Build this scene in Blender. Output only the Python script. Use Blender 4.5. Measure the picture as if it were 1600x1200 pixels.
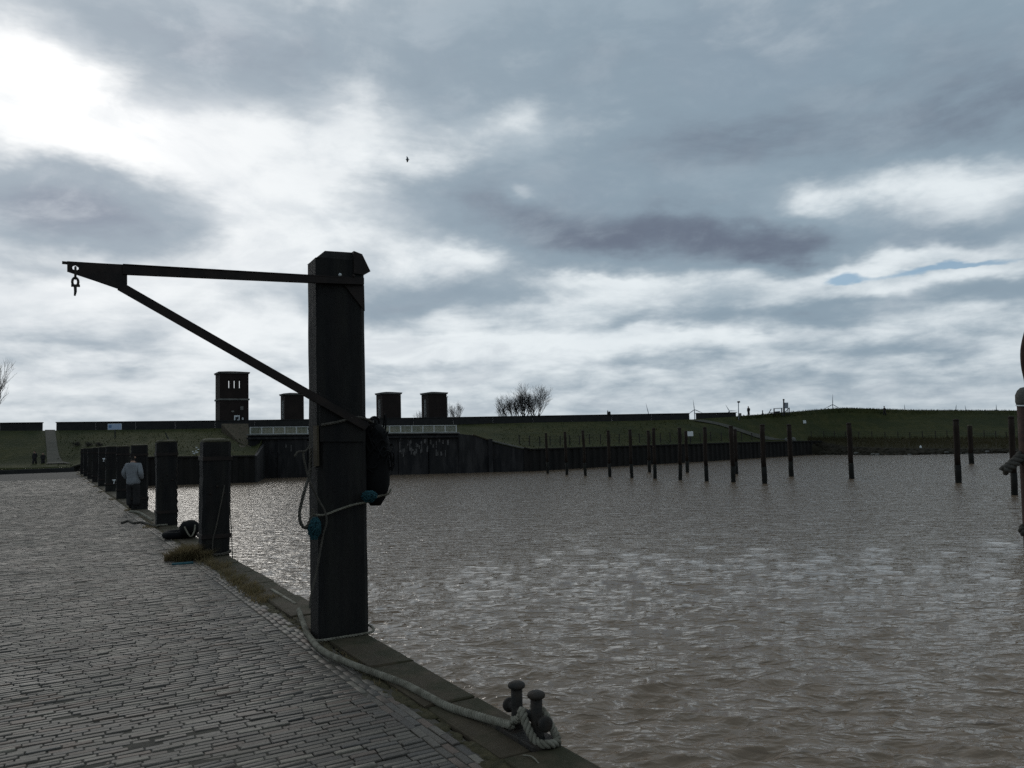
import bpy, bmesh, math, random
import numpy as np
from mathutils import Vector, Matrix, Euler

# ------------------------------------------------------------------ scene, camera
for o in list(bpy.data.objects):
    bpy.data.objects.remove(o, do_unlink=True)
scene = bpy.context.scene
COL = scene.collection
random.seed(7)
RNG = np.random.default_rng(11)
rad = math.radians

# axes: +Y runs along the quay away from the camera, +X towards the basin, z = 0 is the quay surface
EYE = Vector((0.0, 0.0, 1.85))
WATER = -1.95
FPX = 1244.0                       # focal length for a 1600 px wide frame (28 mm on 36 mm)
YAW, PITCH, ROLL = rad(30.3), math.atan(87 / FPX), 0.026
FWD = Vector((math.sin(YAW) * math.cos(PITCH), math.cos(YAW) * math.cos(PITCH), math.sin(PITCH)))
R0 = Vector((math.cos(YAW), -math.sin(YAW), 0))
U0 = R0.cross(FWD)
RGT = R0 * math.cos(ROLL) - U0 * math.sin(ROLL)
UPV = U0 * math.cos(ROLL) + R0 * math.sin(ROLL)
cam_data = bpy.data.cameras.new('camera')
cam = bpy.data.objects.new('camera', cam_data)
COL.objects.link(cam)
m = Matrix((RGT, UPV, -FWD)).transposed().to_4x4()
m.translation = EYE
cam.matrix_world = m
cam_data.sensor_width = 36.0
cam_data.lens = FPX / 1600 * 36
cam_data.clip_start = 0.05
cam_data.clip_end = 20000
scene.camera = cam
scene.render.engine = 'CYCLES'
scene.render.resolution_x, scene.render.resolution_y = 1024, 768
vs = scene.view_settings
vs.view_transform = 'Standard'
vs.look = 'None'
vs.exposure = 0.0
vs.gamma = 1.0
vs.use_curve_mapping = False
scene.cycles.use_denoising = False
scene.cycles.max_bounces = 6
scene.cycles.sample_clamp_indirect = 3.0
scene.cycles.sample_clamp_direct = 5.0

# surveying helpers: a sight line from the eye, met with a plane or a distance
def ray(px, py):
    return FWD * FPX + RGT * (px - 800) + UPV * (600 - py)
def W(px, py, depth):
    return EYE + ray(px, py) * (depth / FPX)
def G(px, py, z=0.0):
    r = ray(px, py)
    return EYE + r * ((z - EYE.z) / r.z)
def PY(px, py, Y):
    r = ray(px, py)
    return EYE + r * ((Y - EYE.y) / r.y)
def PX(px, py, X):
    r = ray(px, py)
    return EYE + r * ((X - EYE.x) / r.x)
def azel(px, py):
    r = ray(px, py).normalized()
    return math.atan2(r.x, r.y), math.asin(r.z)

# ------------------------------------------------------------------ sky and sun
SUN_AZ, SUN_EL = azel(120, 150)
world = bpy.data.worlds.new('World')
scene.world = world
world.use_nodes = True
wt = world.node_tree
wt.nodes.clear()
def wn(kind, **kw):
    n = wt.nodes.new(kind)
    for k, v in kw.items():
        setattr(n, k, v)
    return n
def plug(sock, v):
    if isinstance(v, bpy.types.NodeSocket):
        sock.id_data.links.new(v, sock)
    else:
        sock.default_value = v
def wm(op, a, b=None, c=None, clamp=False):
    n = wn('ShaderNodeMath', operation=op, use_clamp=clamp)
    plug(n.inputs[0], a)
    if b is not None: plug(n.inputs[1], b)
    if c is not None: plug(n.inputs[2], c)
    return n.outputs[0]
def wv(op, a, b=None, c=None):
    n = wn('ShaderNodeVectorMath', operation=op)
    plug(n.inputs[0], a)
    if b is not None: plug(n.inputs[1], b)
    if c is not None: plug(n.inputs[2], c)
    return n.outputs['Value'] if op in ('DOT_PRODUCT', 'LENGTH') else n.outputs[0]
def wnoise(vec, scale, detail, rough, dist=0.0, color=False):
    n = wn('ShaderNodeTexNoise')
    plug(n.inputs['Vector'], vec)
    n.inputs['Scale'].default_value = scale
    n.inputs['Detail'].default_value = detail
    n.inputs['Roughness'].default_value = rough
    n.inputs['Distortion'].default_value = dist
    return n.outputs['Color'] if color else n.outputs['Fac']
def wramp(fac, lo, hi, a=0.0, b=1.0, smooth=True):
    n = wn('ShaderNodeMapRange', interpolation_type='SMOOTHSTEP' if smooth else 'LINEAR')
    plug(n.inputs[0], fac)
    for i, v in enumerate((lo, hi, a, b)): plug(n.inputs[1 + i], v)
    return n.outputs[0]
def wmix(f, a, b):
    n = wn('ShaderNodeMix', data_type='RGBA', clamp_factor=True)
    plug(n.inputs['Factor'], f)
    ins = [s for s in n.inputs if s.type == 'RGBA']
    plug(ins[0], a); plug(ins[1], b)
    return [s for s in n.outputs if s.type == 'RGBA'][0]

tc = wn('ShaderNodeTexCoord')
D = wv('NORMALIZE', tc.outputs['Generated'])
sp = wn('ShaderNodeSeparateXYZ'); plug(sp.inputs[0], D)
AZ = wm('ARCTAN2', sp.outputs[0], sp.outputs[1])
EL = wm('ARCSINE', sp.outputs[2])
# a flat cloud deck seen in perspective
den = wm('ADD', wm('MAXIMUM', sp.outputs[2], 0.0), 0.17)
cp = wn('ShaderNodeCombineXYZ')
plug(cp.inputs[0], wm('DIVIDE', sp.outputs[0], den))
plug(cp.inputs[1], wm('DIVIDE', sp.outputs[1], den))
DECK = cp.outputs[0]
ca = wn('ShaderNodeCombineXYZ'); plug(ca.inputs[0], AZ); plug(ca.inputs[1], wm('MULTIPLY', EL, 2.1))
ANG = ca.outputs[0]
# ragged edges: bend the angular coordinates with noise
warp = wv('SUBTRACT', wnoise(ANG, 5.0, 5, 0.6, color=True), (0.5, 0.5, 0.5))
AE = wn('ShaderNodeCombineXYZ'); plug(AE.inputs[0], AZ); plug(AE.inputs[1], EL)
AEW = wv('MULTIPLY_ADD', warp, (0.16, 0.085, 0.0), AE.outputs[0])
# cloud masses: centre and half size in the frame of the photograph turned into bearings, thickness
MASSES = [
    (40, 290, 170, 75, .55), (220, 335, 150, 50, .50), (100, 375, 120, 26, .25),
    (150, 15, 170, 40, .30), (170, 130, 90, 34, .14), (330, 280, 80, 30, .10), (320, 80, 130, 66, .42), (230, 165, 90, 30, .16), (380, 190, 120, 40, .12), (470, 60, 90, 50, .18), (470, 110, 90, 40, .22),
    (560, 170, 60, 70, -.14), (640, 95, 120, 75, .30), (900, 90, 260, 140, .40), (1300, 130, 330, 170, .40), (1600, 170, 260, 160, .36),
    (1900, 150, 300, 200, .3),
    (700, 300, 140, 50, .42), (900, 285, 180, 60, .26), (1130, 225, 150, 45, .24),
    (1000, 378, 250, 52, .86), (1230, 372, 110, 26, .40), (800, 340, 110, 40, .22),
    (700, 462, 130, 30, .48), (560, 480, 140, 36, .30), (450, 440, 70, 26, .16),
    (1290, 478, 190, 24, .40), (1130, 488, 110, 18, .22), (1570, 450, 110, 30, .34), (1480, 360, 110, 14, .22),
    (1000, 512, 150, 14, .30), (1400, 545, 160, 18, .30), (1040, 568, 130, 13, .26), (1250, 515, 110, 14, .2),
    (110, 530, 160, 15, .24), (60, 585, 140, 16, .14), (270, 590, 140, 12, .12), (660, 572, 130, 14, .26), (30, 425, 90, 14, .18),
    (900, 615, 300, 22, .12), (1350, 600, 320, 25, .16),
    (20, 120, 150, 70, -.42), (120, 210, 200, 45, -.34), (420, 260, 110, 80, -.40), (440, 350, 120, 60, -.25), (560, 160, 70, 60, -.12), (250, 250, 120, 40, -.15),
    (560, 215, 90, 40, -.30), (770, 195, 80, 26, -.34), (805, 292, 36, 14, -.42), (690, 405, 80, 20, -.40),
    (1400, 300, 170, 34, -.46), (1290, 320, 60, 30, -.32), (1560, 290, 120, 30, -.28), (1420, 395, 200, 12, -.28), (1250, 425, 90, 12, -.2),
    (940, 450, 120, 10, -.34), (860, 480, 90, 12, -.22), (1100, 530, 150, 9, -.18), (1480, 430, 180, 10, -.25), (420, 520, 160, 24, -.16),
    (800, 545, 180, 16, -.2), (200, 470, 200, 22, -.2),
]
acc = None
for (cx, cy, rx, ry, amp) in MASSES:
    a0, e0 = azel(cx, cy)
    sa = rx / FPX * math.cos(a0 - YAW) ** 2 / math.cos(e0)
    se = ry / FPX * math.cos(a0 - YAW)
    q = wv('MULTIPLY_ADD', AEW, (1 / sa, 1 / se, 0.0), (-a0 / sa, -e0 / se, 0.0))
    g = wm('POWER', 0.42, wv('DOT_PRODUCT', q, q))
    acc = wm('MULTIPLY_ADD', g, amp, 0.0 if acc is None else acc)
n_big = wnoise(DECK, 0.55, 6, 0.55, 0.4)
n_mid = wnoise(wv('ADD', DECK, (31.0, 7.0, 0.0)), 1.7, 6, 0.58, 0.6)
n_ang = wnoise(wv('ADD', ANG, (3.0, 9.0, 0.0)), 8.0, 8, 0.60, 0.25)
thick = wm('MULTIPLY_ADD', wm('SUBTRACT', n_big, 0.5), 0.55, acc)
thick = wm('MULTIPLY_ADD', wm('SUBTRACT', n_mid, 0.5), wramp(EL, 0.04, 0.30, 0.35, 0.85), thick)
# small heaps in the rows low over the land
ch = wn('ShaderNodeCombineXYZ'); plug(ch.inputs[0], AZ); plug(ch.inputs[1], wm('MULTIPLY', EL, 3.4))
n_low = wnoise(wv('ADD', ch.outputs[0], (7.0, 2.0, 0.0)), 15.0, 7, 0.56, 0.2)
thick = wm('MULTIPLY_ADD', wm('SUBTRACT', n_low, 0.5), wramp(EL, 0.22, 0.06, 0.15, 0.85), thick)
thick = wm('MULTIPLY_ADD', wm('SUBTRACT', n_ang, 0.5), 0.66, thick)
# the heavy deck overhead thins out towards the horizon ahead, below the sun
ba, be = azel(760, 430)
qb = wv('MULTIPLY_ADD', AE.outputs[0], (1 / 0.95, 1 / 0.42, 0.0), (-ba / 0.95, -be / 0.42, 0.0))
thick = wm('MULTIPLY_ADD', wm('POWER', 0.5, wv('DOT_PRODUCT', qb, qb)), -0.36, thick)
thick = wm('ADD', thick, 0.68)
sunv = Vector((math.sin(SUN_AZ) * math.cos(SUN_EL), math.cos(SUN_AZ) * math.cos(SUN_EL), math.sin(SUN_EL)))
mu = wv('DOT_PRODUCT', D, tuple(sunv))
mu01 = wm('MULTIPLY_ADD', mu, 0.5, 0.5, clamp=True)
near = wm('POWER', mu01, 26.0)          # light scattered forward through the cloud around the hidden sun
glow = wm('POWER', mu01, 420.0)
bright = wmix(near, (0.80, 0.86, 0.89, 1), (0.95, 0.97, 0.98, 1))
bright = wmix(wramp(n_mid, 0.42, 0.70, 0.0, 0.22), bright, wmix(near, (0.45, 0.51, 0.56, 1), (0.58, 0.62, 0.67, 1)))
bright = wmix(glow, bright, (1.15, 1.15, 1.14, 1))
dark = wmix(near, (0.258, 0.338, 0.408, 1), (0.39, 0.45, 0.51, 1))
cloud = wmix(wramp(thick, 0.15, 0.84), bright, dark)
deep = wmix(near, (0.140, 0.170, 0.228, 1), (0.29, 0.33, 0.40, 1))
cloud = wmix(wramp(thick, 0.80, 1.32), cloud, deep)
# uneven light through the deck
cloud = wmix(wm('MULTIPLY', wramp(n_ang, 0.44, 0.72, 0.0, 0.5), wramp(EL, 0.05, 0.25)), cloud, wmix(near, (0.37, 0.46, 0.53, 1), (0.70, 0.74, 0.78, 1)))
cloud = wmix(wramp(n_mid, 0.50, 0.30, 0.0, 0.28), cloud, wmix(near, (0.185, 0.245, 0.325, 1), (0.60, 0.65, 0.71, 1)))
# pale veil low over the horizon
low = wramp(EL, 0.0, 0.13, 1.0, 0.0)
cloud = wmix(wm('MULTIPLY', low, 0.32), cloud, wmix(near, (0.36, 0.42, 0.47, 1), (0.66, 0.69, 0.71, 1)))
sky = wn('ShaderNodeTexSky', sky_type='NISHITA')
sky.sun_disc = False
sky.sun_elevation = SUN_EL
sky.sun_rotation = SUN_AZ
sky.air_density = 1.0; sky.dust_density = 0.3; sky.ozone_density = 2.0
bg_sky = wn('ShaderNodeBackground'); plug(bg_sky.inputs[0], sky.outputs[0]); bg_sky.inputs[1].default_value = 0.09
bg_cloud = wn('ShaderNodeBackground'); plug(bg_cloud.inputs[0], cloud); bg_cloud.inputs[1].default_value = 1.0
# breaks in the deck
GAPS = [(1318, 419, 34, 11), (1500, 405, 95, 7)]
gap = None
for (cx, cy, rx, ry) in GAPS:
    a0, e0 = azel(cx, cy)
    q = wv('MULTIPLY_ADD', AEW, (FPX / rx, FPX / ry, 0.0), (-a0 * FPX / rx, -e0 * FPX / ry, 0.0))
    g = wm('POWER', 0.4, wv('DOT_PRODUCT', q, q))
    gap = g if gap is None else wm('ADD', gap, g)
gapf = wramp(wm('MULTIPLY_ADD', wm('SUBTRACT', n_ang, 0.5), 0.9, gap), 0.30, 0.80, 0.0, 0.9)
gapf = wm('MAXIMUM', gapf, wramp(thick, -0.45, -0.75))
mixw = wn('ShaderNodeMixShader')
plug(mixw.inputs[0], gapf); plug(mixw.inputs[1], bg_cloud.outputs[0]); plug(mixw.inputs[2], bg_sky.outputs[0])
wo = wn('ShaderNodeOutputWorld'); plug(wo.inputs[0], mixw.outputs[0])
world.cycles.sampling_method = 'MANUAL'
world.cycles.sample_map_resolution = 1024

sun_data = bpy.data.lights.new('sun', 'SUN')
sun_data.energy = 0.5
sun_data.angle = rad(22)
sun_data.color = (1.0, 0.95, 0.87)
sun = bpy.data.objects.new('sun', sun_data)
COL.objects.link(sun)
sun.rotation_euler = (-sunv).to_track_quat('-Z', 'Y').to_euler()

# ------------------------------------------------------------------ mesh helpers
class MB:
    """collects shapes that become ONE mesh object"""
    def __init__(s):
        s.v = []; s.f = []
    def add(s, verts, faces):
        b = len(s.v)
        s.v += [tuple(p) for p in verts]
        s.f += [tuple(i + b for i in f) for f in faces]
        return s
    def box(s, c, size, rot=None, bev=0.0):
        hx, hy, hz = (size[0] / 2, size[1] / 2, size[2] / 2)
        c = Vector(c)
        R = rot if rot is not None else Matrix.Identity(3)
        if bev <= 0:
            pts = [Vector((x, y, z)) for z in (-hz, hz) for x, y in ((-hx, -hy), (hx, -hy), (hx, hy), (-hx, hy))]
            s.add([c + R @ p for p in pts], [(3, 2, 1, 0), (4, 5, 6, 7), (0, 1, 5, 4), (1, 2, 6, 5), (2, 3, 7, 6), (3, 0, 4, 7)])
        else:
            b = min(bev, hx * .9, hy * .9, hz * .9)
            bm = bmesh.new(); bmesh.ops.create_cube(bm, size=1)
            for v in bm.verts: v.co = Vector((v.co.x * size[0], v.co.y * size[1], v.co.z * size[2]))
            bmesh.ops.bevel(bm, geom=bm.edges[:], offset=b, segments=2, affect='EDGES', profile=0.5)
            bm.verts.index_update()
            s.add([c + R @ v.co for v in bm.verts], [[v.index for v in f.verts] for f in bm.faces]); bm.free()
        return s
    def bar(s, a, b, w, h, up=(0, 0, 1), bev=0.0):
        a, b = Vector(a), Vector(b)
        d = (b - a); L = d.length; d.normalize()
        u = Vector(up); x = d.cross(u)
        if x.length < 1e-4: x = d.cross(Vector((1, 0, 0)))
        x.normalize(); z = x.cross(d)
        R = Matrix((x, d, z)).transposed()
        return s.box((a + b) / 2, (w, L, h), R, bev)
    def tube(s, path, r, n=8, cap=True, closed=False):
        P = [Vector(p) for p in path]; N = len(P)
        rr = r if isinstance(r, (list, tuple)) else [r] * N
        base = len(s.v); prev = None
        for i in range(N):
            if closed: t = P[(i + 1) % N] - P[i - 1]
            else: t = P[min(i + 1, N - 1)] - P[max(i - 1, 0)]
            if t.length < 1e-9: t = Vector((0, 0, 1))
            t.normalize()
            if prev is None:
                u = t.cross(Vector((0, 0, 1)))
                if u.length < 1e-3: u = t.cross(Vector((0, 1, 0)))
            else:
                u = prev - t * prev.dot(t)
                if u.length < 1e-5: u = t.cross(Vector((0, 0, 1)))
            u.normalize(); w = t.cross(u); prev = u
            for k in range(n):
                a = 2 * math.pi * k / n
                s.v.append(tuple(P[i] + (u * math.cos(a) + w * math.sin(a)) * rr[i]))
        segs = N if closed else N - 1
        for i in range(segs):
            for k in range(n):
                a = base + i * n + k; b = base + i * n + (k + 1) % n
                c = base + ((i + 1) % N) * n + (k + 1) % n; d = base + ((i + 1) % N) * n + k
                s.f.append((a, d, c, b))
        if cap and not closed:
            s.f.append(tuple(base + k for k in range(n)))
            s.f.append(tuple(base + (N - 1) * n + k for k in reversed(range(n))))
        return s
    def lathe(s, c, prof, n=24, axis=None):
        c = Vector(c); R = Matrix.Identity(3) if axis is None else Vector(axis).to_track_quat('Z', 'Y').to_matrix()
        base = len(s.v)
        for r, z in prof:
            for k in range(n):
                a = 2 * math.pi * k / n
                s.v.append(tuple(c + R @ Vector((r * math.cos(a), r * math.sin(a), z))))
        for i in range(len(prof) - 1):
            for k in range(n):
                s.f.append((base + i * n + k, base + i * n + (k + 1) % n, base + (i + 1) * n + (k + 1) % n, base + (i + 1) * n + k))
        s.f.append(tuple(base + k for k in reversed(range(n))))
        s.f.append(tuple(base + (len(prof) - 1) * n + k for k in range(n)))
        return s
    def prism(s, poly, off):
        off = Vector(off); P = [Vector(p) for p in poly]; n = len(P)
        s.add(P + [p + off for p in P], [tuple(range(n)), tuple(reversed(range(n, 2 * n)))] + [(i, i + n, (i + 1) % n + n, (i + 1) % n) for i in range(n)])
        return s
    def build(s, name, mat, parent=None, smooth=False, fix=True):
        me = bpy.data.meshes.new(name)
        me.from_pydata(s.v, [], s.f)
        if fix:
            bm = bmesh.new(); bm.from_mesh(me)
            bmesh.ops.recalc_face_normals(bm, faces=bm.faces)
            bm.to_mesh(me); bm.free()
        return link(name, me, mat, parent, smooth)
def link(name, me, mat, parent=None, smooth=False):
    if mat is not None and not me.materials: me.materials.append(mat)
    if smooth:
        me.shade_smooth()
    o = bpy.data.objects.new(name, me)
    COL.objects.link(o)
    if parent is not None:
        o.parent = parent
        o.matrix_parent_inverse = Matrix.Translation(-parent.location) if parent.rotation_euler == Euler((0, 0, 0)) else parent.matrix_basis.inverted()
    return o
def tag(o, label=None, cat=None, group=None, kind=None):
    if label: o['label'] = label
    if cat: o['category'] = cat
    if group: o['group'] = group
    if kind: o['kind'] = kind
    return o
def empty(name, loc, label=None, cat=None, group=None):
    o = bpy.data.objects.new(name, None)
    o.empty_display_size = 0.3
    COL.objects.link(o); o.location = loc
    return tag(o, label, cat, group)
def crom(pts, per=8, closed=False):
    P = [Vector(p) for p in pts]; out = []; n = len(P)
    rng = range(n if closed else n - 1)
    for i in rng:
        if closed: p0, p1, p2, p3 = P[i - 1], P[i], P[(i + 1) % n], P[(i + 2) % n]
        else: p0, p1, p2, p3 = P[max(i - 1, 0)], P[i], P[i + 1], P[min(i + 2, n - 1)]
        for k in range(per):
            t = k / per
            out.append(0.5 * ((2 * p1) + (p2 - p0) * t + (2 * p0 - 5 * p1 + 4 * p2 - p3) * t * t + (3 * p1 - p0 - 3 * p2 + p3) * t ** 3))
    if not closed: out.append(P[-1])
    return out
def resample(path, step):
    P = [Vector(p) for p in path]; out = [P[0]]; carry = 0.0
    for a, b in zip(P[:-1], P[1:]):
        L = (b - a).length
        if L < 1e-9: continue
        t = step - carry
        while t <= L:
            out.append(a + (b - a) * (t / L)); t += step
        carry = L - (t - step)
    out.append(P[-1])
    return out
def rope_mesh(path, r, pitch=None, strands=3, n=6):
    """laid rope: strands wound round a path"""
    pitch = pitch or r * 7
    P = resample(path, pitch / 9)
    mb = MB(); prev = None; frames = []; dist = 0
    for i in range(len(P)):
        t = (P[min(i + 1, len(P) - 1)] - P[max(i - 1, 0)])
        if t.length < 1e-9: t = Vector((0, 0, 1))
        t.normalize()
        u = t.cross(Vector((0, 0, 1))) if prev is None else prev - t * prev.dot(t)
        if u.length < 1e-4: u = t.cross(Vector((0, 1, 0)))
        u.normalize(); prev = u
        if i: dist += (P[i] - P[i - 1]).length
        frames.append((P[i], u, t.cross(u), dist))
    for s_ in range(strands):
        line = []
        for (p, u, w, dd) in frames:
            a = 2 * math.pi * (dd / pitch + s_ / strands)
            line.append(p + (u * math.cos(a) + w * math.sin(a)) * r * 0.56)
        mb.tube(line, r * 0.50, n)
    return mb

# ------------------------------------------------------------------ materials
def material(name, base, rough=0.7, second=None, scale=4.0, bump=0.0, bump_scale=30.0, metal=0.0, third=None, third_scale=1.2, third_amt=0.5, spec=0.2, stretch=None, detail=6):
    M = bpy.data.materials.new(name); M.use_nodes = True
    nt = M.node_tree; P = nt.nodes['Principled BSDF']
    P.inputs['Roughness'].default_value = rough
    P.inputs['Metallic'].default_value = metal
    P.inputs['Specular IOR Level'].default_value = spec
    tcn = nt.nodes.new('ShaderNodeTexCoord'); vec = tcn.outputs['Object']
    if stretch:
        mp = nt.nodes.new('ShaderNodeMapping'); mp.inputs['Scale'].default_value = stretch
        nt.links.new(vec, mp.inputs[0]); vec = mp.outputs[0]
    def noise(sc, det=detail, ro=0.6):
        n = nt.nodes.new('ShaderNodeTexNoise'); n.inputs['Scale'].default_value = sc; n.inputs['Detail'].default_value = det; n.inputs['Roughness'].default_value = ro
        nt.links.new(vec, n.inputs['Vector']); return n.outputs['Fac']
    def ramp(s_, lo, hi):
        n = nt.nodes.new('ShaderNodeMapRange'); n.inputs[1].default_value = lo; n.inputs[2].default_value = hi; nt.links.new(s_, n.inputs[0]); return n.outputs[0]
    def mix(f, a, b):
        n = nt.nodes.new('ShaderNodeMix'); n.data_type = 'RGBA'
        ins = [i for i in n.inputs if i.type == 'RGBA']
        if isinstance(f, float): n.inputs[0].default_value = f
        else: nt.links.new(f, n.inputs[0])
        for i_, v in zip(ins, (a, b)):
            if isinstance(v, tuple): i_.default_value = (*v, 1)
            else: nt.links.new(v, i_)
        return [o for o in n.outputs if o.type == 'RGBA'][0]
    col = base
    if second is not None: col = mix(ramp(noise(scale), 0.38, 0.64), base, second)
    if third is not None:
        n = nt.nodes.new('ShaderNodeMath'); n.operation = 'MULTIPLY'; n.inputs[1].default_value = third_amt
        nt.links.new(ramp(noise(third_scale), 0.48, 0.62), n.inputs[0])
        col = mix(n.outputs[0], col, third)
    if isinstance(col, tuple): P.inputs['Base Color'].default_value = (*col, 1)
    else: nt.links.new(col, P.inputs['Base Color'])
    if second is not None:
        r_ = nt.nodes.new('ShaderNodeMapRange'); r_.inputs[3].default_value = max(rough - .12, .02); r_.inputs[4].default_value = min(rough + .12, 1)
        nt.links.new(noise(scale * 2.3), r_.inputs[0]); nt.links.new(r_.outputs[0], P.inputs['Roughness'])
    if bump > 0:
        b = nt.nodes.new('ShaderNodeBump'); b.inputs['Strength'].default_value = 1.0; b.inputs['Distance'].default_value = bump
        nt.links.new(noise(bump_scale), b.inputs['Height']); nt.links.new(b.outputs[0], P.inputs['Normal'])
    return M
MT = {}
MT['post'] = material('tarred_timber', (.0062, .0060, .0062), .75, (.012, .0105, .0095), 3.0, .014, 22, third=(.024, .023, .018), third_scale=1.6, third_amt=.4, stretch=(3, 3, .35))
MT['steel'] = material('rusty_steel', (.012, .009, .008), .65, (.022, .015, .012), 7, .002, 50)
MT['posttop'] = material('mossy_timber_end', (.05, .047, .03), .95, (.09, .08, .05), 9, .008, 30)
MT['moss'] = material('moss', (.03, .027, .012), .95, (.06, .05, .024), 12, .012, 40)
MT['coping'] = material('weathered_coping', (.044, .034, .021), .9, (.066, .051, .032), 4, .006, 35, third=(.026, .026, .012), third_scale=2.6, third_amt=.85)
MT['concrete'] = material('old_concrete', (.10, .10, .095), .9, (.16, .155, .14), 1.2, .004, 20, third=(.05, .052, .045), third_scale=.5, third_amt=.7)
MT['joint'] = material('joint_sand', (.050, .045, .037), .95, (.072, .064, .050), 6, .006, 60)
MT['rope'] = material('hemp_rope', (.21, .195, .155), .9, (.13, .12, .092), 14, .002, 120, third=(.07, .062, .045), third_scale=3.5, third_amt=.6)
MT['rope_dark'] = material('dark_rope', (.055, .05, .042), .9, (.09, .08, .065), 14, .001, 200)
MT['net'] = material('teal_netting', (.025, .085, .10), .9, (.016, .05, .06), 30, .002, 100)
MT['rubber'] = material('black_rubber', (.006, .006, .0065), .8, (.010, .010, .010), 6, .006, 12, spec=.08)
MT['iron'] = material('cast_iron', (.020, .019, .017), .7, (.036, .030, .025), 12, .006, 45, third=(.045, .03, .02), third_scale=9, third_amt=.5)
MT['grass'] = material('dike_grass', (.024, .029, .008), .95, (.040, .040, .012), .9, .12, 2.2, third=(.018, .024, .008), third_scale=.09, third_amt=.8, spec=.1)
MT['drygrass'] = material('dry_reed', (.052, .045, .023), .95, (.035, .032, .015), 1.5, .05, 6, spec=.1)
MT['blade'] = material('withered_blade', (.20, .155, .085), .9, (.12, .095, .045), 3)
MT['mud'] = material('wet_mud', (.013, .0115, .008), .95, (.024, .021, .014), .8, .15, 3, third=(.045, .04, .03), third_scale=1.5, third_amt=.4, spec=.05)
MT['path'] = material('gravel_path', (.062, .060, .048), .95, (.045, .044, .034), 2, .01, 20)
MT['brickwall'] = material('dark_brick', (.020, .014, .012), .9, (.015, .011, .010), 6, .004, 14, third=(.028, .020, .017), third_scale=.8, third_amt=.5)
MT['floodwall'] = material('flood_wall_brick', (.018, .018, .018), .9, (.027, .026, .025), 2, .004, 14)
MT['sheet'] = material('sheet_pile_steel', (.007, .0065, .006), .8, (.012, .0105, .009), .9, .006, 10, third=(.018, .015, .013), third_scale=.5, third_amt=.4, stretch=(1, 1, .4))
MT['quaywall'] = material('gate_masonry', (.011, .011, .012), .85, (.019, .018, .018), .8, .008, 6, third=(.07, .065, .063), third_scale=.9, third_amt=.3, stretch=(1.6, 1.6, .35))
MT['white'] = material('white_paint', (.55, .56, .55), .6, (.42, .43, .42), 3)
MT['roof'] = material('slate_roof', (.025, .026, .028), .7, (.036, .037, .04), 3)
MT['glass'] = material('dark_glass', (.02, .022, .025), .06, spec=1.0)
MT['pile'] = material('timber_pile', (.014, .010, .008), .9, (.026, .018, .013), 2.5, .006, 12, stretch=(2, 2, .3))
MT['pile_wet'] = material('wet_pile_foot', (.008, .008, .007), .8, (.013, .013, .010), 3, .006, 14)
MT['rustpost'] = material('rust_painted_pipe', (.045, .023, .019), .8, (.03, .018, .016), 8, .004, 40, third=(.065, .042, .03), third_scale=3, third_amt=.5)
MT['lichen'] = material('lichen_cap', (.10, .10, .09), .95, (.055, .055, .05), 30, .006, 60)
MT['bark'] = material('bark', (.028, .025, .022), .9, (.04, .036, .032), 6)
MT['turbine'] = material('turbine_paint', (.26, .28, .31), .6)
MT['dark'] = material('dark_paint', (.018, .019, .022), .6)
MT['cloth_dark'] = material('dark_cloth', (.018, .017, .017), .95, (.028, .026, .026), 12, .004, 30)
MT['coat'] = material('grey_coat', (.19, .20, .21), .95, (.15, .155, .165), 7, .012, 14)
MT['skin'] = material('skin', (.36, .22, .16), .6)
MT['sign_blue'] = material('blue_sign_face', (.12, .20, .34), .4)
MT['sign_white'] = material('white_sign_face', (.6, .62, .62), .5)
MT['hawser'] = material('grey_hawser', (.07, .065, .055), .95, (.045, .042, .036), 10, .004, 60)
MT['feather'] = material('gull_feather', (.10, .11, .12), .8)

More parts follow.
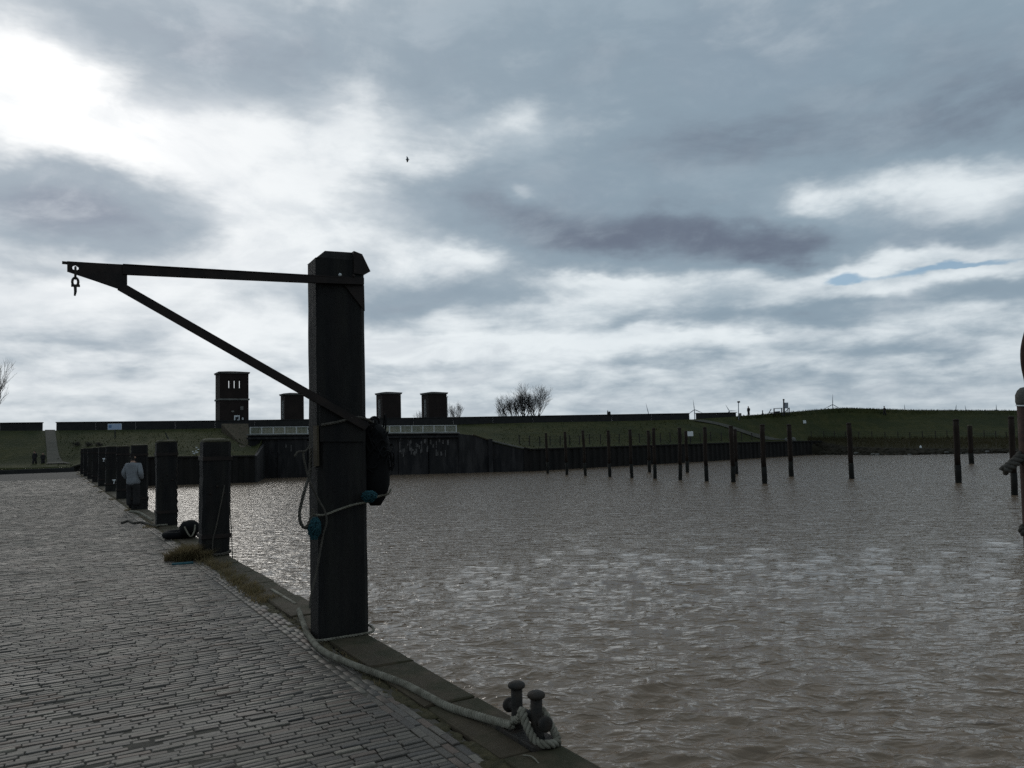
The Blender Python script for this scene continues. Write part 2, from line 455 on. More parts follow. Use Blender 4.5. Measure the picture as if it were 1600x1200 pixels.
def translucent(M, amt):
    """thin withered leaves let light through"""
    nt = M.node_tree; P = nt.nodes['Principled BSDF']; out = nt.nodes['Material Output']
    t = nt.nodes.new('ShaderNodeBsdfTranslucent'); mx = nt.nodes.new('ShaderNodeMixShader'); mx.inputs[0].default_value = amt
    src = P.inputs['Base Color'].links[0].from_socket
    nt.links.new(src, t.inputs['Color']); nt.links.new(P.outputs[0], mx.inputs[1]); nt.links.new(t.outputs[0], mx.inputs[2]); nt.links.new(mx.outputs[0], out.inputs['Surface'])
translucent(MT['blade'], .5); translucent(MT['drygrass'], .4)
def stretch_tint(M, cols):
    """per-brick colour from the 'tint' attribute or the object's own random number"""
    nt = M.node_tree; P = nt.nodes['Principled BSDF']
    at = nt.nodes.new('ShaderNodeAttribute'); at.attribute_name = 'tint'
    oi = nt.nodes.new('ShaderNodeObjectInfo')
    ad = nt.nodes.new('ShaderNodeMath'); ad.operation = 'ADD'; nt.links.new(at.outputs['Fac'], ad.inputs[0]); nt.links.new(oi.outputs['Random'], ad.inputs[1])
    fr = nt.nodes.new('ShaderNodeMath'); fr.operation = 'FRACT'; nt.links.new(ad.outputs[0], fr.inputs[0])
    cr = nt.nodes.new('ShaderNodeValToRGB'); nt.links.new(fr.outputs[0], cr.inputs[0])
    e = cr.color_ramp; e.interpolation = 'LINEAR'
    e.elements[0].position = 0; e.elements[0].color = (*cols[0], 1)
    e.elements[1].position = 1; e.elements[1].color = (*cols[-1], 1)
    for i, c in enumerate(cols[1:-1]):
        x = e.elements.new((i + 1) / (len(cols) - 1)); x.color = (*c, 1)
    tcn = nt.nodes.new('ShaderNodeTexCoord')
    geo = nt.nodes.new('ShaderNodeNewGeometry')
    n1 = nt.nodes.new('ShaderNodeTexNoise'); n1.inputs['Scale'].default_value = 45; n1.inputs['Detail'].default_value = 4; nt.links.new(geo.outputs['Position'], n1.inputs['Vector'])
    n2 = nt.nodes.new('ShaderNodeTexNoise'); n2.inputs['Scale'].default_value = 1.1; n2.inputs['Detail'].default_value = 5; nt.links.new(geo.outputs['Position'], n2.inputs['Vector'])
    mr = nt.nodes.new('ShaderNodeMapRange'); mr.inputs[1].default_value = .3; mr.inputs[2].default_value = .7; mr.inputs[3].default_value = .7; mr.inputs[4].default_value = 1.35
    nt.links.new(n2.outputs['Fac'], mr.inputs[0])
    mr1 = nt.nodes.new('ShaderNodeMapRange'); mr1.inputs[1].default_value = .3; mr1.inputs[2].default_value = .7; mr1.inputs[3].default_value = .75; mr1.inputs[4].default_value = 1.25
    nt.links.new(n1.outputs['Fac'], mr1.inputs[0])
    mu_ = nt.nodes.new('ShaderNodeMath'); mu_.operation = 'MULTIPLY'; nt.links.new(mr.outputs[0], mu_.inputs[0]); nt.links.new(mr1.outputs[0], mu_.inputs[1])
    vm = nt.nodes.new('ShaderNodeVectorMath'); vm.operation = 'SCALE'; nt.links.new(cr.outputs[0], vm.inputs[0]); nt.links.new(mu_.outputs[0], vm.inputs['Scale'])
    nt.links.new(vm.outputs[0], P.inputs['Base Color'])
    b = nt.nodes.new('ShaderNodeBump'); b.inputs['Distance'].default_value = .002; nt.links.new(n1.outputs['Fac'], b.inputs['Height']); nt.links.new(b.outputs[0], P.inputs['Normal'])
    mr2 = nt.nodes.new('ShaderNodeMapRange'); mr2.inputs[3].default_value = .46; mr2.inputs[4].default_value = .80
    nt.links.new(n2.outputs['Fac'], mr2.inputs[0]); nt.links.new(mr2.outputs[0], P.inputs['Roughness'])
    return M
MT['clinker'] = stretch_tint(material('clinker_paving', (.1, .1, .1), .6, spec=.38), [(.042, .036, .029), (.070, .059, .046), (.052, .047, .041), (.082, .070, .055), (.038, .034, .029), (.082, .056, .041), (.060, .052, .043), (.125, .110, .086), (.046, .040, .033)])

# ------------------------------------------------------------------ water
def water_material():
    M = bpy.data.materials.new('silty_water'); M.use_nodes = True
    nt = M.node_tree; P = nt.nodes['Principled BSDF']
    P.inputs['Base Color'].default_value = (.180, .130, .088, 1)
    P.inputs['Roughness'].default_value = .07
    P.inputs['IOR'].default_value = 1.333
    g = nt.nodes.new('ShaderNodeNewGeometry')
    def crests(sc, stretch_, det, rot, seed, sharp):
        # wind ripples: noise drawn out along the crests, folded so that the tops are sharp
        mp = nt.nodes.new('ShaderNodeMapping'); mp.vector_type = 'TEXTURE'
        mp.inputs['Location'].default_value = (seed, seed * .7, 0); mp.inputs['Rotation'].default_value = (0, 0, rot); mp.inputs['Scale'].default_value = (1 / stretch_, 1, 1)
        nt.links.new(g.outputs['Position'], mp.inputs[0])
        n = nt.nodes.new('ShaderNodeTexNoise'); n.inputs['Scale'].default_value = sc; n.inputs['Detail'].default_value = det; n.inputs['Roughness'].default_value = .5; n.inputs['Distortion'].default_value = .35
        nt.links.new(mp.outputs[0], n.inputs['Vector'])
        a_ = nt.nodes.new('ShaderNodeMath'); a_.operation = 'MULTIPLY_ADD'; a_.inputs[1].default_value = 2; a_.inputs[2].default_value = -1; nt.links.new(n.outputs['Fac'], a_.inputs[0])
        b0_ = nt.nodes.new('ShaderNodeMath'); b0_.operation = 'ABSOLUTE'; nt.links.new(a_.outputs[0], b0_.inputs[0])
        b_ = nt.nodes.new('ShaderNodeMath'); b_.operation = 'MULTIPLY'; b_.use_clamp = True; b_.inputs[1].default_value = 2.0; nt.links.new(b0_.outputs[0], b_.inputs[0])
        c_ = nt.nodes.new('ShaderNodeMath'); c_.operation = 'SUBTRACT'; c_.inputs[0].default_value = 1; nt.links.new(b_.outputs[0], c_.inputs[1])
        p_ = nt.nodes.new('ShaderNodeMath'); p_.operation = 'POWER'; p_.inputs[1].default_value = sharp; nt.links.new(c_.outputs[0], p_.inputs[0])
        return p_.outputs[0]
    b1 = nt.nodes.new('ShaderNodeBump'); b1.inputs['Distance'].default_value = .008; nt.links.new(crests(3.2, 2.0, 2, rad(48), 3.1, 1.5), b1.inputs['Height'])
    b3 = nt.nodes.new('ShaderNodeBump'); b3.inputs['Distance'].default_value = .036; nt.links.new(crests(1.15, 2.2, 3, rad(60), 9.0, 2.0), b3.inputs['Height']); nt.links.new(b1.outputs[0], b3.inputs['Normal'])
    b2 = nt.nodes.new('ShaderNodeBump'); b2.inputs['Distance'].default_value = .036; nt.links.new(crests(.42, 2.4, 3, rad(52), 21.0, 2.0), b2.inputs['Height']); nt.links.new(b3.outputs[0], b2.inputs['Normal'])
    nt.links.new(b2.outputs[0], P.inputs['Normal'])
    return M
def build_water():
    na, nr = 900, 680
    az = np.radians(np.linspace(-6, 76, na)) 
    # ring spacing follows the sight line's dip so that near chop is fine and far water coarse
    H = EYE.z - WATER
    dip = np.linspace(math.atan(H / 2.2), math.atan(H / 240.0), nr)
    r = H / np.tan(dip)
    A, R = np.meshgrid(az, r)
    x = R * np.sin(A); y = R * np.cos(A)
    dr = np.abs(np.gradient(r))[:, None] * np.ones_like(A)
    z = np.zeros_like(x); ox = np.zeros_like(x); oy = np.zeros_like(x)
    main = rad(234)          # the wind drives the chop towards the quay and the camera
    for i in range(120):
        lam = 0.16 * (1.7 / 0.16) ** (i / 119.0) * RNG.uniform(.9, 1.1)
        th = main + RNG.normal(0, .42 if lam < .9 else .3)
        k = 2 * math.pi / lam
        amp = (0.0054 * lam if lam < .6 else 0.0054 * .6 * (.6 / lam) ** 1.3) * RNG.uniform(.5, 1.3)
        fade = np.clip((lam / (2.6 * dr)) - .55, 0.0, 1)
        ph = RNG.uniform(0, 6.28)
        arg = k * (x * math.cos(th) + y * math.sin(th)) + ph
        z += amp * fade * np.sin(arg)
        ox += amp * fade * 1.25 * math.cos(th) * np.cos(arg)
        oy += amp * fade * 1.25 * math.sin(th) * np.cos(arg)
    # gusts make patches rougher and calmer
    gx = np.sin(x * .21 + 1.3 * np.sin(y * .11)) * np.sin(y * .17 + 1.7 * np.sin(x * .09))
    gain = 1.0 + .28 * gx
    V = np.stack([x + ox * gain, y + oy * gain, WATER + z * gain * 1.25], -1).reshape(-1, 3)
    idx = np.arange(na * nr).reshape(nr, na)
    F = np.stack([idx[:-1, :-1], idx[:-1, 1:], idx[1:, 1:], idx[1:, :-1]], -1).reshape(-1, 4)
    # nothing of the sheet is needed under the quay itself
    cx = V[F].mean(1)
    keep = (cx[:, 0] > 2.62) | (cx[:, 1] > 83)
    F = F[keep]
    me = bpy.data.meshes.new('water')
    me.vertices.add(len(V)); me.vertices.foreach_set('co', V.ravel())
    me.loops.add(F.size); me.loops.foreach_set('vertex_index', F.ravel().astype(np.int32))
    me.polygons.add(len(F)); me.polygons.foreach_set('loop_start', np.arange(0, F.size, 4, dtype=np.int32))
    me.update(calc_edges=True); me.validate()
    bm = bmesh.new(); bm.from_mesh(me)
    bmesh.ops.delete(bm, geom=[v for v in bm.verts if not v.link_faces], context='VERTS')
    bm.to_mesh(me); bm.free()
    o = link('water', me, water_material(), smooth=True)
    if o.data.polygons[0].normal.z < 0: o.data.flip_normals()
    tag(o, kind='structure')
build_water()

# ------------------------------------------------------------------ quay
EDGE = 2.69          # x of the quay's water edge
quay = MB().box((-30.0 + (EDGE - .42) / 2, 31.0, -.53), (60 + EDGE - .42, 102.0, 1.047)).build('quay_pavement', MT['joint'])
tag(quay, kind='structure')
MB().box((EDGE - .27, 31.0, -2.55), (.44, 101.9, 4.94)).build('quay_face', MT['concrete'], quay)
# coping stones
y = -4.0; i = 0
while y < 81.5:
    L = 1.18 + random.uniform(-.12, .12)
    mb = MB().box((0, 0, 0), (.40, L - .014, .22), bev=.018)
    mb.v = [(v[0] + random.uniform(-.007, .007), v[1] + random.uniform(-.006, .006), v[2] + random.uniform(-.006, .004)) for v in mb.v]
    o = mb.build('coping_stone', MT['coping'], None)
    o.location = (EDGE - .20 + random.uniform(-.006, .006), y + L / 2, -.09 + random.uniform(-.006, .008))
    o.rotation_euler = (random.uniform(-.006, .006), random.uniform(-.008, .008), random.uniform(-.004, .004))
    o.parent = quay
    y += L
# clinker bricks: courses across the quay, three soldier courses along the kerb
BL, BW, BH, J = .185, .052, .05, .005
def brick_shape(L, Wd, H, c=.005):
    a, b = L / 2, Wd / 2
    v = [(-a, -b, -H), (a, -b, -H), (a, b, -H), (-a, b, -H), (-a, -b, -c), (a, -b, -c), (a, b, -c), (-a, b, -c),
         (-a + c, -b + c, 0), (a - c, -b + c, 0), (a - c, b - c, 0), (-a + c, b - c, 0)]
    f = [(0, 1, 5, 4), (1, 2, 6, 5), (2, 3, 7, 6), (3, 0, 4, 7), (4, 5, 9, 8), (5, 6, 10, 9), (6, 7, 11, 10), (7, 4, 8, 11), (8, 9, 10, 11)]
    return np.array(v), f
bricks = []   # x, y, rotation, length, width
y = 2.2; row = 0
LAND = EDGE - .40 - .07
while y < 62:
    near = y < 40
    bw = BW * (1 + (0 if near else .6)); bl = BL * (1 + (0 if near else .3))
    x = LAND - 3 * (BW + J) - .01 - random.uniform(0, bl * .35)
    wob = .012 * math.sin(y * .9) + .008 * math.sin(y * 2.7)
    x0lim = -5.0 if y < 30 else -7.0
    first = True
    while x > x0lim:
        L = bl * random.uniform(.80, 1.10)
        if first:
            L = (x - (LAND - 3 * (BW + J) - .01)) * -1 + 0
            L = bl * random.uniform(.35, .98); x = LAND - 3 * (BW + J) - .012; first = False
        bricks.append((x - L / 2, y + wob + random.uniform(-.003, .003) + .006 * math.sin(x * 1.7 + y * .3), random.gauss(0, .012), L - J, bw * random.uniform(.92, 1.0)))
        x -= L
    y += bw + J
    row += 1
for c in range(3):
    yy = 2.0 + random.uniform(0, .2)
    while yy < 62:
        L = BL * random.uniform(.95, 1.04)
        bricks.append((LAND - (c + .5) * (BW + J) + random.uniform(-.004, .004) + .01 * math.sin(yy * .8), yy + L / 2, math.pi / 2 + random.gauss(0, .012), L - J, BW))
        yy += L
B = np.array(bricks)
def undul(x, y):
    return .004 * np.sin(x * 1.3 + .5) * np.sin(y * .8) + .003 * np.sin(x * 2.9 + y * 1.7)
zt = RNG.normal(0, .003, len(B)) + .004 + undul(B[:, 0], B[:, 1])
zt[np.abs(B[:, 2]) > 1.0] -= .0045
tilt = RNG.normal(0, .026, (len(B), 2))
tint = RNG.random(len(B))
# which 300 show largest
rel = np.stack([B[:, 0], B[:, 1], zt], -1) - np.array(EYE)
dep = rel @ np.array(FWD); px = 800 + FPX * (rel @ np.array(RGT)) / dep; py = 600 - FPX * (rel @ np.array(UPV)) / dep
vis = (dep > 1) & (px > 15) & (px < 1600) & (py > 0) & (py < 1190)
order = np.argsort(np.where(vis, dep, 1e9))[:300]
single = np.zeros(len(B), bool); single[order] = True
shapes = {}
for i in order:
    x_, y_, r_, L_, w_ = B[i]
    key = (round(L_ / .012), round(w_ / .004))
    if key not in shapes:
        v, f = brick_shape(key[0] * .012, key[1] * .004, BH)
        me = bpy.data.meshes.new('brick'); me.from_pydata(v.tolist(), [], f); me.materials.append(MT['clinker']); shapes[key] = me
    o = bpy.data.objects.new('brick', shapes[key]); COL.objects.link(o)
    o.parent = quay
    o.location = (x_, y_, zt[i]); o.rotation_euler = (tilt[i, 0], tilt[i, 1] * .4, r_)
rest = np.where(~single)[0]
v0, f0 = brick_shape(1, 1, 1, .0)
f0 = np.array(f0)
nb = len(rest)
Vb = np.zeros((nb, 12, 3))
a = B[rest, 3] / 2; b = B[rest, 4] / 2; c = .005
sx = np.array([-1, 1, 1, -1] * 3); sy = np.array([-1, -1, 1, 1] * 3); lv = np.array([0] * 4 + [1] * 4 + [2] * 4)
lx = sx[None] * (a[:, None] - np.where(lv == 2, c, 0)[None]); ly = sy[None] * (b[:, None] - np.where(lv == 2, c, 0)[None])
lz = np.where(lv == 0, -BH, np.where(lv == 1, -c, 0))[None] + ly * tilt[rest, 0][:, None] - lx * .4 * tilt[rest, 1][:, None]
cr_, sr_ = np.cos(B[rest, 2])[:, None], np.sin(B[rest, 2])[:, None]
Vb[..., 0] = B[rest, 0][:, None] + lx * cr_ - ly * sr_
Vb[..., 1] = B[rest, 1][:, None] + lx * sr_ + ly * cr_
Vb[..., 2] = zt[rest][:, None] + lz
Fb = (f0[None] + (np.arange(nb) * 12)[:, None, None]).reshape(-1, 4)
me = bpy.data.meshes.new('brick_field')
me.vertices.add(nb * 12); me.vertices.foreach_set('co', Vb.ravel())
me.loops.add(Fb.size); me.loops.foreach_set('vertex_index', Fb.ravel().astype(np.int32))
me.polygons.add(len(Fb)); me.polygons.foreach_set('loop_start', np.arange(0, Fb.size, 4, dtype=np.int32))
me.update(calc_edges=True)
at = me.attributes.new('tint', 'FLOAT', 'FACE'); at.data.foreach_set('value', np.repeat(tint[rest], 9).astype(np.float32))
o = link('brick_field', me, MT['clinker'], quay); o['kind'] = 'stuff'
# beyond the built bricks the pavement carries on as a rough sheet
MB().box((-14.2, 72.0, -.02), (32.5, 19.6, .04)).build('far_paving', material('far_clinker', (.055, .050, .044), .9, (.075, .067, .06), 8, .02, 9, third=(.042, .038, .034), third_scale=.6, stretch=(.5, 2.4, 1)), quay)
MB().box((-18.6, 31.0, -.02), (23.0, 62.0, .03)).build('far_paving', bpy.data.materials['far_clinker'], quay)
# low kerb closing the quay's far end
MB().box((-13.9, 82.1, .12), (32.0, .35, .5), bev=.03).build('end_kerb', MT['floodwall'], quay)
print('bricks', len(B))

# ------------------------------------------------------------------ dike terrain (bearing, then points from crest down to the basin)
# each row: pixel column of the sight line, then (pixel row, distance) of crest, upper slope, lower slope, toe, edge
ST = [
    (-700, (690, 92), (703, 90), (716, 87), (735, 84), (752, 80.5), 'wall'),
    (-250, (680, 98), (698, 94), (714, 90), (728, 87), (742, 80.5), 'wall'),
    (0, (673, 101), (691, 96), (708, 92), (725, 88), (734, 82.6), 'wall'),
    (112, (672.5, 102), (690, 96), (706, 92), (722, 88), (732, 82.6), 'wall'),
    (160, (672, 102.5), (688, 96), (701, 91), (714, 87), (717, 82.8), 'wall'),
    (240, (671, 103.5), (686, 97), (700, 91), (713, 87), (715.5, 82.8), 'wall'),
    (335, (669.5, 105), (686, 98), (700, 92), (712, 88), (714.5, 83.6), 'wall'),
    (398, (668.5, 107), (686, 99), (700, 93), (711, 89), (713.5, 84.4), 'wall'),
    (412, (668.2, 108), (671, 104), (675, 101), (679, 99), (681, 97), 'wall'),
    (560, (666.3, 111), (670, 106), (674, 102), (677, 99), (679, 97), 'wall'),
    (718, (664, 114), (668, 109), (673, 105), (677, 101), (679, 97), 'wall'),
    (728, (663.8, 114.3), (669, 109), (676, 104), (681, 99), (684, 95.6), 'wall'),
    (770, (662.3, 115.5), (671, 110), (681, 104), (688, 99), (691, 95.2), 'wall'),
    (830, (660.3, 117.3), (670, 112), (683, 106), (697, 99.5), (703, 94.6), 'wall'),
    (1000, (657.3, 123), (667, 119), (680, 114), (692, 109.5), (697.5, 106), 'wall'),
    (1082, (655.2, 126.5), (665, 122.5), (677, 118), (690, 114.5), (695, 112), 'wall'),
    (1150, (650.5, 133), (662, 129), (675, 125), (688.5, 122), (692.5, 119), 'wall'),
    (1215, (645.5, 140), (659, 137), (673, 133), (687, 129), (691, 126.5), 'wall'),
    (1262, (641.5, 146), (657, 143), (672, 139), (686, 134.5), (690, 132), 'wall'),
    (1283, (639.6, 149), (656, 146), (671, 142), (685.5, 137), (690, 134), 'bank'),
    (1320, (637.2, 152), (654, 149), (670, 145), (685, 139), (697, 131), 'bank'),
    (1360, (638.5, 153), (654, 150), (670, 145), (685.5, 138), (699, 126), 'bank'),
    (1420, (640.6, 154), (655, 150), (670, 144), (685.5, 137), (700.5, 122), 'bank'),
    (1600, (641.5, 155), (655, 150), (669, 144), (685, 135), (701, 118), 'bank'),
    (2000, (636, 152), (650, 147), (663, 141), (679, 132), (692, 114), 'bank'),
    (2700, (622, 135), (637, 130), (651, 124), (668, 116), (682, 100), 'bank'),
]
def station_points(px):
    """interpolate the survey rows at any column"""
    cols = [s[0] for s in ST]
    k = max(0, min(len(ST) - 2, next((i for i in range(len(cols) - 1) if px < cols[i + 1]), len(cols) - 2)))
    t = (px - cols[k]) / (cols[k + 1] - cols[k])
    out = []
    for j in range(1, 6):
        a, b = ST[k][j], ST[k + 1][j]
        out.append(W(px, a[0] + (b[0] - a[0]) * t, a[1] + (b[1] - a[1]) * t))
    return out, ST[k][6]
def build_dike():
    cols = sorted(set([s[0] for s in ST] + list(range(-690, 2700, 23)) + [67, 88, 1077, 1087]))
    rows = []
    for px in cols:
        P, kind = station_points(px)
        crest, up, lo, toe, edge = P
        away = (crest - EYE); away.z = 0; away.normalize()
        back = crest + away * 5.0
        far = crest + away * 24.0; far.z = 0.2
        line = [far + away * 60, far, back]
        pts = [crest, up, lo, toe, edge]
        # rounded slope: several rows per section with gentle unevenness
        for a, b in zip(pts[:-1], pts[1:]):
            for t in (0, .25, .5, .75):
                q = a.lerp(b, t)
                if 0 < t: q.z += .05 * math.sin(px * .031 + q.y * .7) + .04 * math.sin(px * .09 + 2.0 * t)
                line.append(q)
        line.append(edge)
        if kind == 'wall':
            q = edge + away * .25; line += [Vector((q.x, q.y, edge.z - .3)), Vector((q.x, q.y, WATER - 1.4))]
        else:
            d = edge - away * 2.2; wl = Vector((d.x, d.y, WATER + .35))
            d2 = edge - away * 9.0
            line += [wl, Vector((d2.x, d2.y, WATER - 1.4))]
        rows.append(line)
    n = len(rows[0]); mb = MB()
    for line in rows:
        mb.v += [tuple(p) for p in line]
    for i in range(len(rows) - 1):
        for j in range(n - 1):
            a = i * n + j
            mb.f.append((a, a + 1, a + n + 1, a + n))
    o = mb.build('dike', MT['grass'], smooth=True)
    o.data.materials.append(MT['drygrass']); o.data.materials.append(MT['mud'])
    for f in o.data.polygons:
        j = f.index % (n - 1); i = f.index // (n - 1)
        if cols[i] >= 1262:
            if j >= n - 3: f.material_index = 2
            elif j >= n - 7: f.material_index = 1
    if sum(f.normal.z for f in o.data.polygons) < 0: o.data.flip_normals()
    return tag(o, kind='structure')
dike = build_dike()
# wide flat land behind and around, down to the horizon
land = MB()
land.add([(-6000, 300, -1.2), (9000, 300, -1.2), (9000, 12000, -1.2), (-6000, 12000, -1.2)], [(0, 1, 2, 3)])
land.add([(-6000, -3000, -3.4), (9000, -3000, -3.4), (9000, 300, -3.4), (-6000, 300, -3.4)], [(0, 1, 2, 3)])
tag(land.build('farmland', MT['grass']), kind='structure')
# basin floor keeps the water's outer parts closed
def on_dike(px, s):
    """a point on the slope: s = 0 crest ... 4 edge"""
    P, _ = station_points(px)
    k = min(3, int(s)); return P[k].lerp(P[k + 1], s - k)
def strip(name, pts, width, mat, lift=.06):
    mb = MB()
    for px, s, w in pts:
        mb.v.append(tuple(on_dike(px - w / 2, s) + Vector((0, 0, lift))))
        mb.v.append(tuple(on_dike(px + w / 2, s) + Vector((0, 0, lift))))
    for i in range(len(pts) - 1):
        a = 2 * i; mb.f.append((a, a + 1, a + 3, a + 2))
    o = mb.build(name, mat)
    if o.data.polygons[0].normal.z < 0: o.data.flip_normals()
    return tag(o, kind='structure')
strip('path', [(78, 0, 16), (79, .5, 16), (80, 1, 17), (81, 1.5, 17), (82, 2, 18), (83, 2.5, 20), (86, 3, 24), (92, 3.3, 40)], 0, MT['path'], .10)
strip('path', [(1090, .25, 18), (1110, .7, 16), (1130, 1.15, 14), (1150, 1.7, 13), (1165, 2.1, 14), (1185, 2.6, 18), (1205, 3.0, 26), (1225, 3.25, 40)], 0, MT['path'], .12)

# ------------------------------------------------------------------ flood wall on the crest
def wall_run(name, cols, tops, thick, mat, label, base_drop=.6):
    root = None; parts = []
    for (p0, p1) in zip(cols[:-1], cols[1:]):
        t0, t1 = np.interp([p0, p1], tops[0], tops[1])
        b0, b1 = station_points(p0)[0][0], station_points(p1)[0][0]
        d0 = (b0 - EYE).dot(FWD) + .9; d1 = (b1 - EYE).dot(FWD) + .9
        a0, a1 = W(p0, t0, d0), W(p1, t1, d1)
        if root is None:
            root = empty(name, (b0.x, b0.y, b0.z), label, 'wall')
        aw = (b0 - EYE); aw.z = 0; aw.normalize()
        dirv = (a1 - a0).normalized() * .001
        q0, q1 = a0 + dirv, a1 - dirv
        mb = MB()
        poly = [q0, q1, Vector((q1.x, q1.y, b1.z - base_drop)), Vector((q0.x, q0.y, b0.z - base_drop))]
        mb.prism(poly, aw * thick)
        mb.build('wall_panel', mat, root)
        cp = MB().bar(q0 + aw * thick / 2 + Vector((0, 0, .05)), q1 + aw * thick / 2 + Vector((0, 0, .05)), thick + .14, .1, bev=.02)
        cp.build('coping', MT['floodwall'], root)
    return root
TOPS = ([-300, 0, 88, 340, 720, 1077, 1090, 1150, 1235], [667, 661.5, 660.5, 658, 652.5, 646.3, 646.2, 645, 642])
wall_run('flood_wall', [-300, -180, -90, 0, 67], TOPS, .4, MT['floodwall'], 'low dark flood wall on the dike left of the path gap')
wall_run('flood_wall', [88, 150, 212, 274, 336, 398, 460, 522, 584, 646, 708, 770, 832, 894, 956, 1018, 1077], TOPS, .4, MT['floodwall'], 'long dark flood wall running along the dike crest past the brick towers')
wall_run('flood_wall', [1087, 1120, 1150], TOPS, .4, MT['floodwall'], 'short flood wall tapering into the grass right of the crest gap')

# ------------------------------------------------------------------ sheet pile walls round the basin
def sheet_wall(name, cols, top_fn, label, cap=True, depth_off=0.0, mat='sheet', pitch=.55):
    top = [top_fn(c) for c in cols]
    path = resample(top, .14)
    root = empty(name, tuple(Vector((top[0].x, top[0].y, WATER))), label, 'wall')
    mb = MB(); acc_ = 0
    pr = None; ring = []
    for i, p in enumerate(path):
        t = path[min(i + 1, len(path) - 1)] - path[max(i - 1, 0)]; t.z = 0; t.normalize()
        nrm = Vector((-t.y, t.x, 0))
        if (EYE - p).dot(nrm) < 0: nrm = -nrm
        if i: acc_ += (p - path[i - 1]).length
        ph = (acc_ / pitch) % 2
        off = .16 if ph < .8 else (-.0 + .16 * (1 - (ph - .8) / .2) if ph < 1 else (0 if ph < 1.8 else .16 * (ph - 1.8) / .2))
        q = p + nrm * (off - .05)
        ring.append((q, p, nrm))
    for q, p, nrm in ring:
        mb.v.append((q.x, q.y, p.z)); mb.v.append((q.x, q.y, WATER - 1.6))
    for i in range(len(ring) - 1):
        a = 2 * i; mb.f.append((a, a + 2, a + 3, a + 1))
    mb.build('sheet_piling', MT[mat], root, fix=False)
    if cap:
        cp = MB()
        for a, b in zip(top[:-1], top[1:]):
            aw = (a - EYE); aw.z = 0; aw.normalize()
            cp.bar(a + aw * .05, b + aw * .05, .5, .16)
        cp.build('capping_beam', MT['sheet'] if mat == 'sheet' else MT['coping'], root)
    return root
def edge_pt(px): return station_points(px)[0][4]
sheet_wall('sheet_pile_wall', [112, 150, 200, 240, 290, 335, 370, 398], lambda c: edge_pt(c) + Vector((0, 0, .08)), 'black sheet pile wall below the grass behind the row of mooring posts')
sheet_wall('sheet_pile_wall', [819, 830, 900, 960, 1000, 1082, 1150, 1215, 1262, 1283], lambda c: edge_pt(c) + Vector((0, 0, .08)), 'long black sheet pile wall behind the piles, running off to the mud bank')
# return of the left wall
a, b = edge_pt(397), W(413, 690, 97)
MB().prism([a + Vector((0, 0, .1)), Vector((b.x, b.y, b.z + .1)), Vector((b.x, b.y, WATER - 1.5)), Vector((a.x, a.y, WATER - 1.5))], (.3, 0, 0)).build('pier_wall', MT['quaywall'])
tag(bpy.data.objects['pier_wall'], 'dark pier side wall between the grass bank and the gate wall', 'wall')

